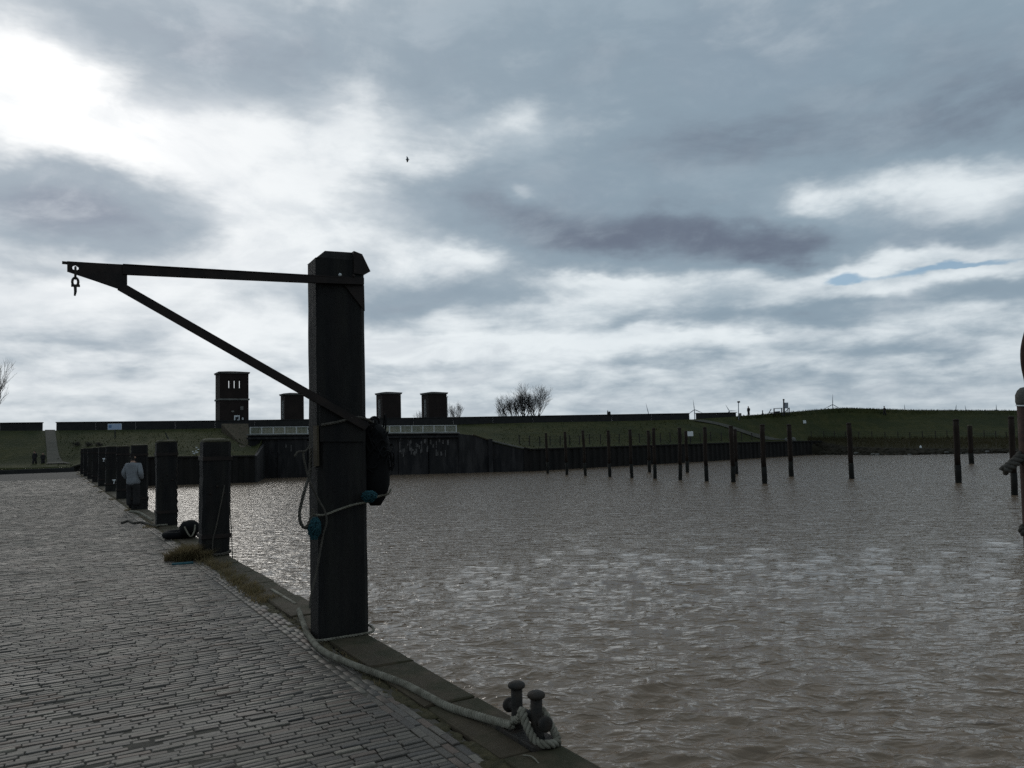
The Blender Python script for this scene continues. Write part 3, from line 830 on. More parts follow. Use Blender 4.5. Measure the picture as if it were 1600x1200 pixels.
# ------------------------------------------------------------------ gate wall with wings and railings
MT['limewash'] = material('lime_streak', (.11, .104, .10), .95, (.05, .047, .046), 2.5)
def gate():
    D0 = 94.6
    L0, L1 = W(386, 680.5, D0), W(716, 677.3, D0)
    root = empty('gate_wall', (L0.x, L0.y, WATER), 'broad dark masonry gate wall with pale streaks under the white railings', 'wall')
    aw = Vector((FWD.x, FWD.y, 0)).normalized()
    # masonry in bays with recessed joints
    n = 7
    for i in range(n):
        a = L0.lerp(L1, i / n); b = L0.lerp(L1, (i + 1) / n); d = (b - a).normalized() * .04
        off = aw * (.0 if i % 2 else .18)
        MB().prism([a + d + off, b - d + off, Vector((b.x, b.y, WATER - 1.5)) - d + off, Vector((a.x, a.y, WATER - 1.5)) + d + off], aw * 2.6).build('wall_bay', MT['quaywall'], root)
    MB().bar(L0 + aw * 1.2 + Vector((0, 0, .08)), L1 + aw * 1.2 + Vector((0, 0, .08)), 3.1, .16, bev=.03).build('deck_slab', MT['concrete'], root)
    MB().bar(L0 - aw * .12 + Vector((0, 0, -.35)), L1 - aw * .12 + Vector((0, 0, -.35)), .2, .22).build('string_course', MT['quaywall'], root)
    # right wing, stepping down to the sheet piling
    r0, r1 = L1, W(768, 690, 95.3)
    k0 = W(738, 680, 95.0)
    MB().prism([r0 + Vector((0, 0, -.02)), k0, r1, Vector((r1.x, r1.y, WATER - 1.5)), Vector((r0.x, r0.y, WATER - 1.5))], aw * 1.0).build('wing_wall', MT['quaywall'], root)
    MB().bar(k0 + aw * .4 + Vector((0, 0, .06)), r1 + aw * .4 + Vector((0, 0, .06)), 1.0, .12).build('wing_coping', MT['coping'], root)
    r2 = W(822, 702, 94.8)
    MB().prism([r1, r2, Vector((r2.x, r2.y, WATER - 1.5)), Vector((r1.x, r1.y, WATER - 1.5))], aw * .6).build('wing_wall', MT['quaywall'], root)
    MB().bar(r1 + aw * .2 + Vector((0, 0, .07)), r2 + aw * .2 + Vector((0, 0, .07)), .7, .14).build('wing_coping', MT['concrete'], root)
    MB().box(W(767, 716, 94.9), (.5, .5, 4.6), Matrix.Rotation(-YAW, 3, 'Z')).build('buttress', MT['quaywall'], root)
    # left wing ramp
    l0, l1 = W(390, 677, 94.0), W(402, 713, 90.0)
    l2 = W(364, 668, 100.0)
    MB().prism([W(346, 662, 103), W(388, 662, 101), W(390, 699, 94), W(372, 690, 96)], (0, 0, -1.2)).build('ramp', MT['coping'], root)
    MB().prism([W(372, 694, 95.0), W(394, 699, 94.2), W(402, 708, 90.5), W(378, 702, 92)], (0, 0, -1.0)).build('ramp', MT['coping'], root)
    # stones standing proud of the masonry face, paler ones washed by the drip
    for i in range(64):
        t = random.uniform(.72, .97) if i < 50 else random.uniform(.02, .98)
        p = L0.lerp(L1, t) - aw * .02
        h = random.uniform(.25, .8)
        q = Vector((p.x, p.y, p.z - random.uniform(.75, 2.4)))
        bay = int(t * n) % 2
        MB().box(q + aw * (.0 if bay else .18), (random.uniform(.08, .22), .07, h), Matrix.Rotation(-YAW, 3, 'Z')).build('stone', MT['limewash'] if random.random() < .7 else MT['quaywall'], root)
    return D0, aw
D0, AWAY = gate()
def railing(name, p0, p1, n, label, y0, y1):
    a0, a1 = W(p0, y0, D0 + .5), W(p1, y1, D0 + .5)
    a0.z += .06; a1.z += .06
    root = empty(name, tuple(a0), label, 'railing', 'white railings on the gate wall')
    H = .88
    for i in range(n + 1):
        p = a0.lerp(a1, i / n)
        MB().box(p + Vector((0, 0, H / 2)), (.09, .09, H)).build('railing_post', MT['white'], root)
    for k in (.04, H - .03):
        MB().bar(a0 + Vector((0, 0, k)), a1 + Vector((0, 0, k)), .06, .06).build('rail', MT['white'], root)
    fine = MB(); m_ = n * 9
    for i in range(m_):
        if i % 9 == 0: continue
        p = a0.lerp(a1, i / m_)
        fine.bar(p + Vector((0, 0, .05)), p + Vector((0, 0, H - .05)), .02, .02, up=(1, 0, 0))
    o = fine.build('baluster', MT['white'], root); o['kind'] = 'stuff'
railing('railing', 391, 517, 7, 'white railing on the gate wall, left half beside the tallest tower', 679.5, 678.3)
railing('railing', 522, 713, 11, 'white railing on the gate wall, right half below the small towers', 678.2, 676.4)

# ------------------------------------------------------------------ brick towers
def tower(px0, px1, ytop, ybase, depth, label, big=False, rot=0.0):
    s = FPX / depth
    wpx = (px1 - px0)
    c = W((px0 + px1) / 2, ybase, depth)
    ztop = W((px0 + px1) / 2, ytop, depth).z
    cosr = .93; sinr = .36
    w = wpx / s / (cosr + sinr * .85); dpt = w * .85
    z0 = c.z - 2.4; root = empty('brick_tower', (c.x, c.y, z0), label, 'tower', 'brick gate towers')
    root.rotation_euler = (0, 0, rot)
    def L(x, y, z): return Vector((c.x, c.y, 0)) + Matrix.Rotation(rot, 3, 'Z') @ Vector((x, y, 0)) + Vector((0, 0, z))
    R = Matrix.Rotation(rot, 3, 'Z')
    H = ztop - z0
    def bx(name, x0, x1, y0, y1, za, zb, mat, parent=root, bev=0):
        return MB().box(L((x0 + x1) / 2, (y0 + y1) / 2, (za + zb) / 2), (abs(x1 - x0), abs(y1 - y0), zb - za), R, bev).build(name, mat, parent)
    hw, hd, T = w / 2, dpt / 2, .3
    rh = .42 if big else .36
    zr = ztop - rh
    if big:
        zm = z0 + (zr - z0) * .58           # string course
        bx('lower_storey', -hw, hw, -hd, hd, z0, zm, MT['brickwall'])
        bx('string_course', -hw - .12, hw + .12, -hd - .12, hd + .12, zm, zm + .22, MT['concrete'])
        zu = zm + .22
        zs0, zs1 = zu + (zr - zu) * .42, zu + (zr - zu) * .78      # slit height
        xs = [(-.40, -.335), (-.03, .035), (.335, .40)]
        for (ya, yb, nm) in ((-hd, -hd + T, 'upper_wall'), (hd - T, hd, 'upper_wall')):
            bx(nm, -hw, hw, ya, yb, zu, zs0, MT['brickwall'])
            bx(nm, -hw, hw, ya, yb, zs1, zr, MT['brickwall'])
            if ya < 0:
                edges = [-1] + [e for x_ in xs for e in x_] + [1]
                for k in range(0, len(edges), 2):
                    bx('pier', edges[k] * hw, edges[k + 1] * hw, ya, yb, zs0, zs1, MT['brickwall'])
                for (e0, e1) in xs:
                    bx('sill', e0 * hw - .05, e1 * hw + .05, ya - .06, ya + .1, zs0 - .1, zs0, MT['concrete'])
            else:
                for (e0, e1) in ((-1, -.92), (.92, 1)):
                    bx('pier', e0 * hw, e1 * hw, ya, yb, zs0, zs1, MT['brickwall'])
        for (xa, xb) in ((-hw, -hw + T), (hw - T, hw)):
            bx('upper_wall', xa, xb, -hd + T, hd - T, zu, zs0, MT['brickwall'])
            bx('upper_wall', xa, xb, -hd + T, hd - T, zs1, zr, MT['brickwall'])
            bx('pier', xa, xb, -hd + T, hd - T, zs0, zs1, MT['brickwall'])
        # emblem board and small lamps on the front
        bd = bx('emblem_board', -.02 * hw, .36 * hw, -hd - .05, -hd, z0 + 2.0, z0 + 2.95, MT['sign_white'])
        bx('emblem', .06 * hw, .2 * hw, -hd - .08, -hd - .05, z0 + 2.15, z0 + 2.75, MT['dark'], bd)
        bx('emblem', .2 * hw, .29 * hw, -hd - .08, -hd - .05, z0 + 2.4, z0 + 2.8, MT['dark'], bd)
        lm = bx('lamp', .52 * hw, .62 * hw, -hd - .16, -hd, z0 + 2.35, z0 + 2.65, MT['white'])
        bx('plaque', .42 * hw, .62 * hw, -hd - .05, -hd, z0 + 3.7, z0 + 4.2, MT['concrete'])
        bx('plaque', -.2 * hw, -.02 * hw, -hd - .05, -hd, z0 + 3.4, z0 + 3.6, MT['concrete'])
    else:
        # hollow shaft: slits in the left flank look through to a wide opening at the rear
        za, zb_ = z0 + 2.35, zr - .75
        bx('front_wall', -hw, hw, -hd, -hd + T, z0, zr, MT['brickwall'])
        bx('right_wall', hw - T, hw, -hd + T, hd, z0, zr, MT['brickwall'])
        bx('left_wall', -hw, -hw + .12, -hd + T, hd, z0, za, MT['brickwall'])
        bx('left_wall', -hw, -hw + .12, -hd + T, hd, zb_, zr, MT['brickwall'])
        ed = [-hd + T, -.20 * hd, -.02 * hd, .18 * hd, .36 * hd, hd]
        for k in (0, 2, 4):
            bx('pier', -hw, -hw + .12, ed[k], ed[k + 1], za, zb_, MT['brickwall'])
        for k in (1, 3):
            bx('reveal', -hw - .03, -hw + .02, ed[k] - .06, ed[k], za, zb_, MT['white'])
        bx('rear_wall', -hw + .12, hw - T, hd - T, hd, z0, za, MT['brickwall'])
        bx('rear_wall', -hw + .12, hw - T, hd - T, hd, zb_, zr, MT['brickwall'])
    cor = bx('cornice', -hw - .14, hw + .14, -hd - .14, hd + .14, zr, zr + .16, MT['concrete'], bev=.03)
    rf = MB()
    e = .18; zb = zr + .16
    pts = [L(-hw - e, -hd - e, zb), L(hw + e, -hd - e, zb), L(hw + e, hd + e, zb), L(-hw - e, hd + e, zb)]
    top = [L(-hw * .25, 0, ztop + .05), L(hw * .25, 0, ztop + .05)]
    up = Vector((0, 0, .07))
    rf.add(pts + [p + up for p in pts] + top, [(0, 1, 2, 3), (0, 1, 5, 4), (1, 2, 6, 5), (2, 3, 7, 6), (3, 0, 4, 7), (4, 5, 9, 8), (5, 6, 9), (6, 7, 8, 9), (7, 4, 8)])
    rf.build('roof', MT['roof'], root)
    return root
tower(336, 389, 580, 656, 110, 'tallest brick tower with three slit openings under its flat roof', True)
tower(438.5, 475, 614, 654, 113, 'small brick tower just left of the crane post')
tower(588.5, 626.5, 612.5, 652, 115, 'small brick tower just right of the crane post')
tr = tower(659.5, 698, 612.5, 651, 116.5, 'rightmost small brick tower beside the bare bushes')
p = W(698.5, 632, 115.2)
MB().tube([p + Vector((0, 0, -2.2)), p + Vector((0, 0, 1.0)), p + Vector((.1, -.1, 1.15))], .07, 6).build('drain_pipe', MT['concrete'], tr)

# ------------------------------------------------------------------ mooring posts along the quay edge
def rough_post(name, x0, x1, y0, y1, z0, z1, mat, parent, cut=.05, jitter=.012, rows=10, lean=(0, 0)):
    """squared timber with chamfered corners, worn faces and a worn head"""
    c = cut
    ring = [(x0 + c, y0), (x1 - c, y0), (x1, y0 + c), (x1, y1 - c), (x1 - c, y1), (x0 + c, y1), (x0, y1 - c), (x0, y0 + c)]
    mb = MB(); n = len(ring)
    for k in range(rows + 1):
        t = k / rows; z = z0 + (z1 - z0) * t
        for (x, y) in ring:
            j = jitter * (1 if 0 < k < rows else .4)
            mb.v.append((x + random.uniform(-j, j) * .4 + lean[0] * t, y + random.uniform(-j, j) * .4 + lean[1] * t, z + (random.uniform(-.012, .012) if k == rows else 0)))
    for k in range(rows):
        for i in range(n):
            a = k * n + i; b = k * n + (i + 1) % n
            mb.f.append((a, b, b + n, a + n))
    mb.f.append(tuple(range(rows * n, rows * n + n)))
    return mb.build(name, mat, parent)
PW, PD = .46, .40
def moor_post(yc, h, label, moss=.05, band=False, w=PW):
    w = w * random.uniform(.95, 1.03)
    x1 = EDGE + .03; x0 = x1 - w
    root = empty('mooring_post', ((x0 + x1) / 2, yc, 0), label, 'post', 'mooring posts along the quay')
    rough_post('shaft', x0, x1, yc - PD / 2, yc + PD / 2, -.05, h, MT['post'], root, jitter=.02)
    cap = MB(); rr = []
    for k, (s_, dz) in enumerate(((1.0, 0), (1.02, moss * .5), (.86, moss), (.4, moss * 1.25))):
        for i in range(14):
            a = 2 * math.pi * i / 14
            ex = abs(math.cos(a)) ** .5 * math.copysign(1, math.cos(a)); ey = abs(math.sin(a)) ** .5 * math.copysign(1, math.sin(a))
            cap.v.append(((x0 + x1) / 2 + ex * w / 2 * s_ * random.uniform(.95, 1.02), yc + ey * PD / 2 * s_ * random.uniform(.95, 1.02), h + dz + random.uniform(-.008, .008)))
    for k in range(3):
        for i in range(14):
            cap.f.append((k * 14 + i, k * 14 + (i + 1) % 14, (k + 1) * 14 + (i + 1) % 14, (k + 1) * 14 + i))
    cap.f.append(tuple(range(42, 56)))
    cap.build('worn_head', MT['posttop'], root)
    for zz in (.35, h - .28):
        st = MB()
        st.box((x0 + w / 2, yc - PD / 2 - .008, zz), (w + .03, .016, .07)).box((x0 - .008, yc, zz), (.016, PD, .07)).box((x1 + .008, yc, zz), (.016, PD, .07))
        st.build('iron_strap', MT['steel'], root)
    for k in range(3):
        MB().lathe((x0 + w * (.25 + .25 * k), yc - PD / 2 - .0, h * .55 + .12 * (k % 2)), [(.022, 0), (.022, .012), (.012, .02)], 8, axis=(0, -1, 0)).build('bolt', MT['steel'], root)
    root.rotation_euler = (random.gauss(0, .008), random.gauss(0, .008), random.gauss(0, .03))
    return root
POST_Y = []
b1 = G(361, 868).y + PD / 2
b2 = G(272, 822).y + PD / 2
step = b2 - b1
print('posts', b1, b2, step, G(580, 991), G(499, 1003))
names = ['nearest plain mooring post, with dry grass at its foot and a line hanging down', 'second plain mooring post, with a chain down its water side',
         'third plain mooring post, behind the standing person in the grey coat', 'fourth plain mooring post, just beyond the standing person',
         'fifth plain mooring post, with a white rag tied low on its side', 'sixth plain mooring post counted from the crane post', 'seventh plain mooring post counted from the crane post',
         'eighth plain mooring post counted from the crane post', 'ninth plain mooring post, next to last in the row', 'last plain mooring post at the far end of the row']
hs = [1.93, 2.0, 1.97, 1.98, 2.0, 1.99, 2.0, 2.0, 2.0, 2.0]
for i in range(10):
    yc = b1 + step * i if i < 2 else b2 + step * (i - 1)
    if yc > 79: break
    POST_Y.append(yc)
    moor_post(yc, hs[i] + random.uniform(-.02, .02), names[i], moss=.05 if i < 2 else .035)

# ------------------------------------------------------------------ crane post with its arm
CX1 = EDGE + .04; CW, CD = .49, .36
CY0 = G(580, 991).y                     # front face
CX0 = CX1 - CW
def onf(px, py, out=.0): return PY(px, py, CY0 - out)   # a point on the post's front plane
ZT = onf(520, 404).z
crane = empty('crane_post', ((CX0 + CX1) / 2, CY0 + CD / 2, 0), 'tall black crane post with an iron arm reaching left over the quay', 'crane')
rough_post('shaft', CX0, CX1, CY0, CY0 + CD, -.05, ZT, MT['post'], crane, cut=.045, rows=16, jitter=.008)
# chamfered head
hb = MB(); ch = .10; zz = ZT + .085
hb.add([(CX0 + .004, CY0 + .01, ZT - .003), (CX1 - .006, CY0 + .01, ZT - .003), (CX1 - .006, CY0 + CD - .01, ZT - .003), (CX0 + .004, CY0 + CD - .01, ZT - .003),
        (CX0 + ch, CY0 + .06, zz), (CX1 - .06, CY0 + .06, zz + .012), (CX1 - .06, CY0 + CD - .06, zz), (CX0 + ch, CY0 + CD - .06, zz - .01)],
       [(0, 1, 5, 4), (1, 2, 6, 5), (2, 3, 7, 6), (3, 0, 4, 7), (4, 5, 6, 7)])
hb.build('chamfered_head', MT['post'], crane)
# bent flashing plate hanging off the right of the head
fl = MB()
q = [onf(553, 392, .02), onf(566, 397, .02), onf(579, 424, .02), onf(568, 429, .02), onf(553, 427, .02)]
fl.prism(q, (0, CD + .04, 0)); fl.build('flashing_plate', MT['steel'], crane)
YB = .055                                # the ironwork stands this far off the face
def irn(px, py): return onf(px, py, YB)
beam = MB(); beam.prism([irn(192, 412.5), irn(569, 436), irn(569, 444.5), irn(480, 441), irn(192, 428)], (0, .05, 0))
beam.prism([irn(192, 412.5) + Vector((0, -.012, .0)), irn(569, 434), irn(569, 436), irn(192, 414.5)], (0, .07, 0))
beam.build('top_beam', MT['steel'], crane)
br = MB(); br.prism([irn(199, 445.5), irn(578, 663), irn(570, 672), irn(184, 451.5)], (0, .05, 0)).build('diagonal_brace', MT['steel'], crane)
# tip plate with a hole (ring of quads round the hole)
hole = irn(118, 418); tip = []
outer = [irn(105, 407.5), irn(118, 408.3), irn(150, 410.3), irn(199, 413), irn(199, 447), irn(186, 451), irn(150, 438.5), irn(118, 427.8), irn(105, 423.5), irn(105, 415)]
m_ = len(outer)
hr = .024
inner = []
for p in outer:
    d = (p - hole); d.y = 0; d.normalize(); inner.append(hole + d * hr)
tp = MB(); off = Vector((0, .022, 0))
sh = Vector((0, .012, 0))
tp.add([p + sh for p in outer] + [p + sh for p in inner] + [p + sh + off for p in outer] + [p + sh + off for p in inner],
       [(i, (i + 1) % m_, (i + 1) % m_ + m_, i + m_) for i in range(m_)] + [(i + 2 * m_, i + 3 * m_, (i + 1) % m_ + 3 * m_, (i + 1) % m_ + 2 * m_) for i in range(m_)]
       + [(i, i + 2 * m_, (i + 1) % m_ + 2 * m_, (i + 1) % m_) for i in range(m_)] + [(i + m_, (i + 1) % m_ + m_, (i + 1) % m_ + 3 * m_, i + 3 * m_) for i in range(m_)])
tp.build('tip_plate', MT['steel'], crane)
MB().bar(irn(97, 409.5) + Vector((0, .02, 0)), irn(108, 410.5) + Vector((0, .02, 0)), .02, .022).build('tip_stud', MT['steel'], crane)
gp = MB(); gp.prism([onf(538, 445, .02), onf(569, 446, .02), onf(570, 486, .02)], (0, .014, 0)).build('gusset_plate', MT['steel'], crane)
gp = MB(); gp.prism([onf(500, 612, .02), onf(571, 651, .02), onf(571, 690, .02), onf(500, 690, .02)], (0, .012, 0)).build('foot_plate', MT['post'], crane)
for (px, py) in ((531, 429.5), (552, 431), (520, 640), (548, 660)):
    MB().lathe(onf(px, py, YB - .002) if py < 500 else onf(px, py, .02), [(.016, 0), (.016, .012), (.009, .02)], 6, axis=(0, -1, 0)).build('bolt', MT['white'] if (px, py) == (531, 429.5) else MT['steel'], crane)
# flat wooden batten on the left flank
bt = MB().prism([PX(489, 665, CX0 - .02), PX(495, 665, CX0 - .02), PX(496, 728, CX0 - .02), PX(490, 730, CX0 - .02)], (.018, 0, 0)).build('batten', MT['coping'], crane)
# shackle hanging from the tip
sc_ = hole + Vector((0, .02, 0))
shk = empty('shackle', tuple(sc_ + Vector((0, 0, -.2))), 'small iron shackle with a hook hanging from the tip of the arm', 'shackle')
def ringpath(c, rx, rz, n=16, plane='XZ', tilt=0.0):
    return [c + (Vector((rx * math.cos(a), 0, rz * math.sin(a))) if plane == 'XZ' else Vector((0, rx * math.cos(a), rz * math.sin(a)))) for a in [2 * math.pi * k / n + tilt for k in range(n)]]
MB().tube(ringpath(sc_ + Vector((0, 0, -.042)), .018, .05, plane='YZ'), .009, 6, closed=True).build('bow', MT['iron'], shk, True)
MB().tube(ringpath(sc_ + Vector((0, 0, -.118)), .022, .036), .010, 6, closed=True).build('link', MT['iron'], shk, True)
MB().bar(sc_ + Vector((-.03, 0, -.15)), sc_ + Vector((.035, 0, -.148)), .018, .02).build('pin', MT['iron'], shk)
MB().tube([sc_ + Vector((0, 0, -.15)), sc_ + Vector((.002, 0, -.2)), sc_ + Vector((-.003, 0, -.235))], [.012, .011, .007], 8).build('hook_shank', MT['iron'], shk, True)

# ------------------------------------------------------------------ ropes, netting and fender on the crane post
def top_rope(name, path, r, mat, label, cat='rope', per=8, group=None, pitch=None):
    o = rope_mesh(crom(path, per), r, pitch).build(name, MT[mat], None, True, fix=False)
    return tag(o, label, cat, group)
top_rope('rope_loop', [PX(486, 700, CX0 - .03), PX(484, 740, CX0 - .05), irn(478, 760), irn(469, 795), irn(469, 815), irn(477, 825), irn(485, 812), irn(489, 795)], .016, 'rope_dark', 'thick dark rope loop hanging at the left side of the crane post')
top_rope('rope', [onf(476, 705, .05), onf(474, 712, .05), onf(479, 735, .04), onf(484, 752, .04), onf(496, 778, .03), onf(508, 800, .03), onf(510, 818, .03), onf(505, 835, .03), onf(499, 870, .03), onf(493, 900, .03), onf(486, 930, .03), onf(484, 950, .04)], .010, 'rope_dark', 'thin grey rope running down the front of the crane post to its foot')
top_rope('rope', [onf(486, 803, .03), onf(496, 805, .025), onf(509, 804, .025), onf(530, 796, .025), onf(555, 788, .025), onf(576, 784, .03), PX(590, 776, CX1 + .13), PX(606, 772, CX1 + .24), PX(611, 764, CX1 + .30)], .011, 'rope', 'pale rope slung across the crane post to the black fender')
top_rope('rope', [onf(482, 668, .03), onf(486, 690, .04), onf(478, 704, .06), onf(466, 706, .06), onf(460, 713, .05)], .009, 'rope_dark', 'frayed rope end sticking out left of the crane post')
def net_clump(c, rx, rz, label, n=150):
    mb = MB(); c = Vector(c)
    # a hung bundle of twine: looping strands over a lumpy core
    core = []
    for k in range(9):
        t = k / 8
        core.append((rx * (.2 + .6 * math.sin(math.pi * (.1 + .8 * t))) * random.uniform(.8, 1.1), -rz + 2 * rz * t))
    mb.lathe(c, core, 12)
    for i in range(n):
        a = random.uniform(0, 6.28); pts = []
        ph = random.uniform(0, 6.28)
        for k in range(9):
            t = k / 8; rr = rx * (.25 + .85 * math.sin(math.pi * (.08 + .84 * t))) * random.uniform(.7, 1.3)
            aa = a + .8 * math.sin(ph + t * 5)
            pts.append(c + Vector((rr * math.cos(aa), rr * math.sin(aa), rz - 2 * rz * t * random.uniform(.9, 1.12))))
        mb.tube(pts, .0028, 3)
    return tag(mb.build('net_bundle', MT['net'], fix=False), label, 'net', 'teal net bundles on the crane post')
net_clump(onf(491, 824, .05), .05, .095, 'teal net bundle hanging at the left corner of the crane post')
net_clump(onf(577, 775, .07), .06, .05, 'small teal net bundle tied at the right edge of the crane post by the fender')
fc = PX(586, 728, CX1 + .155)
fd = empty('fender', (fc.x, fc.y, PX(586, 790, CX1 + .155).z), 'black rubber fender hung on the water side of the crane post', 'fender')
ft, fb_ = PX(590, 662, CX1 + .155).z, PX(590, 790, CX1 + .155).z
FH = ft - fb_; FR = .155
prof = []
for k in range(13):
    t = k / 12; e_ = abs(2 * t - 1); prof.append((FR * max(.12, (1 - e_ ** (3.0 if t < .5 else 5.0))) ** .5 * (.985 + .015 * math.cos(k * 2.2)), FH * t))
MB().lathe((fc.x, fc.y, fb_), prof, 20).build('body', MT['rubber'], fd, True)
MB().tube(ringpath(Vector((fc.x, fc.y, ft + .02)), .05, .05), .013, 6, closed=True).build('eye', MT['rubber'], fd, True)
for dz in ():
    MB().lathe((fc.x, fc.y, fb_ + FH * dz), [(FR + .004, 0), (FR + .012, .012), (FR + .004, .024)], 20).build('ridge', MT['rubber'], fd)
top_rope('rope', [PX(586, 664, CX1 + .155), onf(572, 655, .01), onf(556, 652, .04), onf(540, 656, .04), onf(525, 660, .035), onf(502, 664, .035)], .014, 'rope_dark', 'dark lashing from the fender round the crane post')
# tangle of old rope on top of the fender
tg = MB()
for i in range(26):
    pts = []; a0_ = random.uniform(0, 6.28); z0_ = random.uniform(-.34, .06)
    for k in range(6):
        aa = a0_ + k * .35; rr_ = (.165 if z0_ < -.05 else .11) * random.uniform(.95, 1.18)
        pts.append(Vector((fc.x + rr_ * math.cos(aa), fc.y + rr_ * math.sin(aa), ft + z0_ - .05 + .10 * math.sin(k * 1.3 + i) + random.uniform(-.03, .03))))
    tg.tube(crom(pts, 5), .009, 4)
tag(tg.build('rope_tangle', MT['rubber'], fix=False), 'tangle of old rope and weed over the top of the black fender', 'rope')
# rope ring round the foot
fz = .03
ft_path = [(CX0 - .05, CY0 + CD + .02, fz), (CX0 - .08, CY0 + .05, fz + .01), (CX0 - .03, CY0 - .06, fz), (CX0 + .2, CY0 - .07, fz), (CX1 - .02, CY0 - .05, fz), (CX1 + .045, CY0 + .02, fz + .015), (CX1 + .05, CY0 + .2, fz + .02), (CX1 + .01, CY0 + .33, fz)]
top_rope('rope', ft_path, .013, 'rope', 'pale rope lying round the foot of the crane post')
# heavy mooring rope along the quay to the bollard
rp = [G(467, 953, .05), G(473, 972, .04), G(484, 995, .04), G(503, 1016, .04), G(540, 1034, .04), G(585, 1051, .04), G(630, 1068, .04), G(665, 1086, .04), G(700, 1104, .04), G(740, 1117, .045), G(778, 1128, .06), G(800, 1133, .09)]
top_rope('mooring_rope', rp, .027, 'rope', 'heavy pale laid mooring rope lying along the quay to the bollard', pitch=.085)

# ------------------------------------------------------------------ double bollard with cross bar
p1 = G(809, 1147); p1 = Vector((p1.x, p1.y, 0))
dirq = Vector((0, -1, 0))
p2 = p1 + dirq * .235
bol = empty('mooring_bollard', tuple((p1 + p2) / 2), 'iron double bollard with cross bar on the coping at the near quay edge', 'bollard')
BHH = .315
base = MB().box((p1 + p2) / 2 + Vector((0, 0, .03)), (.20, .46, .035), bev=.008).build('base_plate', MT['iron'], bol)
for p in (p1, p2):
    MB().lathe(p + Vector((0, 0, .03)), [(.050, 0), (.044, .03), (.038, .08), (.036, .16), (.037, BHH - .06)], 16).build('bitt', MT['iron'], bol, True)
    MB().lathe(p + Vector((0, 0, BHH - .035)), [(.037, 0), (.052, .008), (.056, .02), (.05, .034), (.03, .044), (.008, .047)], 16).build('cap', MT['iron'], bol, True)
zc = .155
for s_, p in ((1, p1), (-1, p2)):
    q = p + Vector((0, s_ * .02, zc))
    MB().lathe(q, [(.026, 0), (.026, .05), (.028, .06), (.045, .064), (.047, .072), (.045, .088), (.03, .094), (.006, .096)], 18, axis=(0, s_, 0)).build('horn', MT['iron'], bol, True)
MB().tube([p1 + Vector((0, 0, zc)), p2 + Vector((0, 0, zc))], .028, 12).build('cross_bar', MT['iron'], bol, True)
lp = [Vector(G(800, 1133, .09)), p1 + Vector((-.05, -.02, .10)), p1 + Vector((-.045, -.10, .13)), p2 + Vector((-.06, .07, .20)), p2 + Vector((-.075, .01, .15)), p2 + Vector((-.055, -.07, .06)), p2 + Vector((.0, -.13, .05)), p2 + Vector((.08, -.10, .045)), p2 + Vector((.10, .0, .10)), p2 + Vector((.085, .07, .17)), p2 + Vector((.02, .10, .19))]
top_rope('mooring_rope', lp[1:], .026, 'rope', 'thick rope eye looped round the nearer bitt of the iron bollard', pitch=.10)

# ------------------------------------------------------------------ clutter by the posts
t0 = POST_Y[0]
pc = G(286, 842)
tyre = MB(); tyre_c = Vector((G(281, 841).x, G(281, 841).y, .085))
tyre.tube(ringpath(Vector((0, 0, 0)), .27, .27, 22), .075, 10, closed=True)
tyre.v = [(v[0] + tyre_c.x, v[2] + tyre_c.y, -v[1] + tyre_c.z) for v in tyre.v]
tag(tyre.build('tyre', MT['rubber'], None, True), 'black tyre lying flat on the quay behind the nearest plain post', 'tyre')
fl_c = G(300, 838); fcx = Vector((G(297, 843).x, G(297, 843).y, .20))
f2 = empty('fender', tuple(fcx - Vector((0, 0, .16))), 'round black fender with a white strap lying beside the nearest plain post', 'fender')
MB().lathe(fcx - Vector((.17, 0, 0)), [(.02, -.02), (.10, 0), (.16, .06), (.175, .17), (.16, .28), (.10, .34), (.02, .36)], 18, axis=(1, .25, .1)).build('body', MT['rubber'], f2, True)
MB().tube(crom([fcx + Vector((-.13, -.16, .08)), fcx + Vector((-.09, -.2, -.02)), fcx + Vector((-.02, -.23, -.12)), fcx + Vector((.05, -.2, -.02)), fcx + Vector((.07, -.15, .10))], 6), .015, 6).build('strap', MT['rope'], f2, True)
# line and tassel down the side of the first post
lx = EDGE + .03
top_rope('rope', [(EDGE + .01, t0 - .1, 1.55), (lx, t0 - .15, 1.3), (lx + .005, t0 - .16, 1.05), (lx, t0 - .16, .9)], .016, 'rope_dark', 'dark rope end with a frayed tassel on the nearest plain post', per=6)
top_rope('rope', [(lx, t0 - .16, .92), (lx + .03, t0 - .17, .4), (lx + .05, t0 - .18, -.3), (lx + .05, t0 - .18, WATER + .1)], .008, 'rope', 'thin line dropping from the nearest plain post to the water', per=6)
top_rope('rope', [(EDGE - .06, t0 - PD / 2 - .02, 1.2), (EDGE - .12, t0 - PD / 2 - .025, .9), (EDGE - .2, t0 - PD / 2 - .02, .5), (EDGE - .25, t0 - PD / 2 - .02, .3), (EDGE - .26, t0 - PD / 2 - .04, .05)], .011, 'rope_dark', 'slack rope slanting down the front of the nearest plain post', per=6)
top_rope('rope', [(EDGE - .52, t0 - .3, .03), (EDGE - .3, t0 - .33, .05), (EDGE - .1, t0 - .3, .05), (EDGE + .03, t0 - .2, .07), (EDGE + .03, t0 + .1, .06)], .025, 'rope_dark', 'dark rope wound round the foot of the nearest plain post')
# chain down the second post
t1 = POST_Y[1]
chn = empty('chain', (EDGE + .02, t1 - .16, -.2), 'iron chain hanging down the water side of the second plain post', 'chain')
for k in range(26):
    z = 1.85 - k * .085
    c = Vector((EDGE + .006, t1 - .17, z))
    MB().tube(ringpath(c, .026, .055, 10, 'XZ' if k % 2 else 'YZ'), .010, 5, closed=True).build('link', MT['iron'], chn, True)
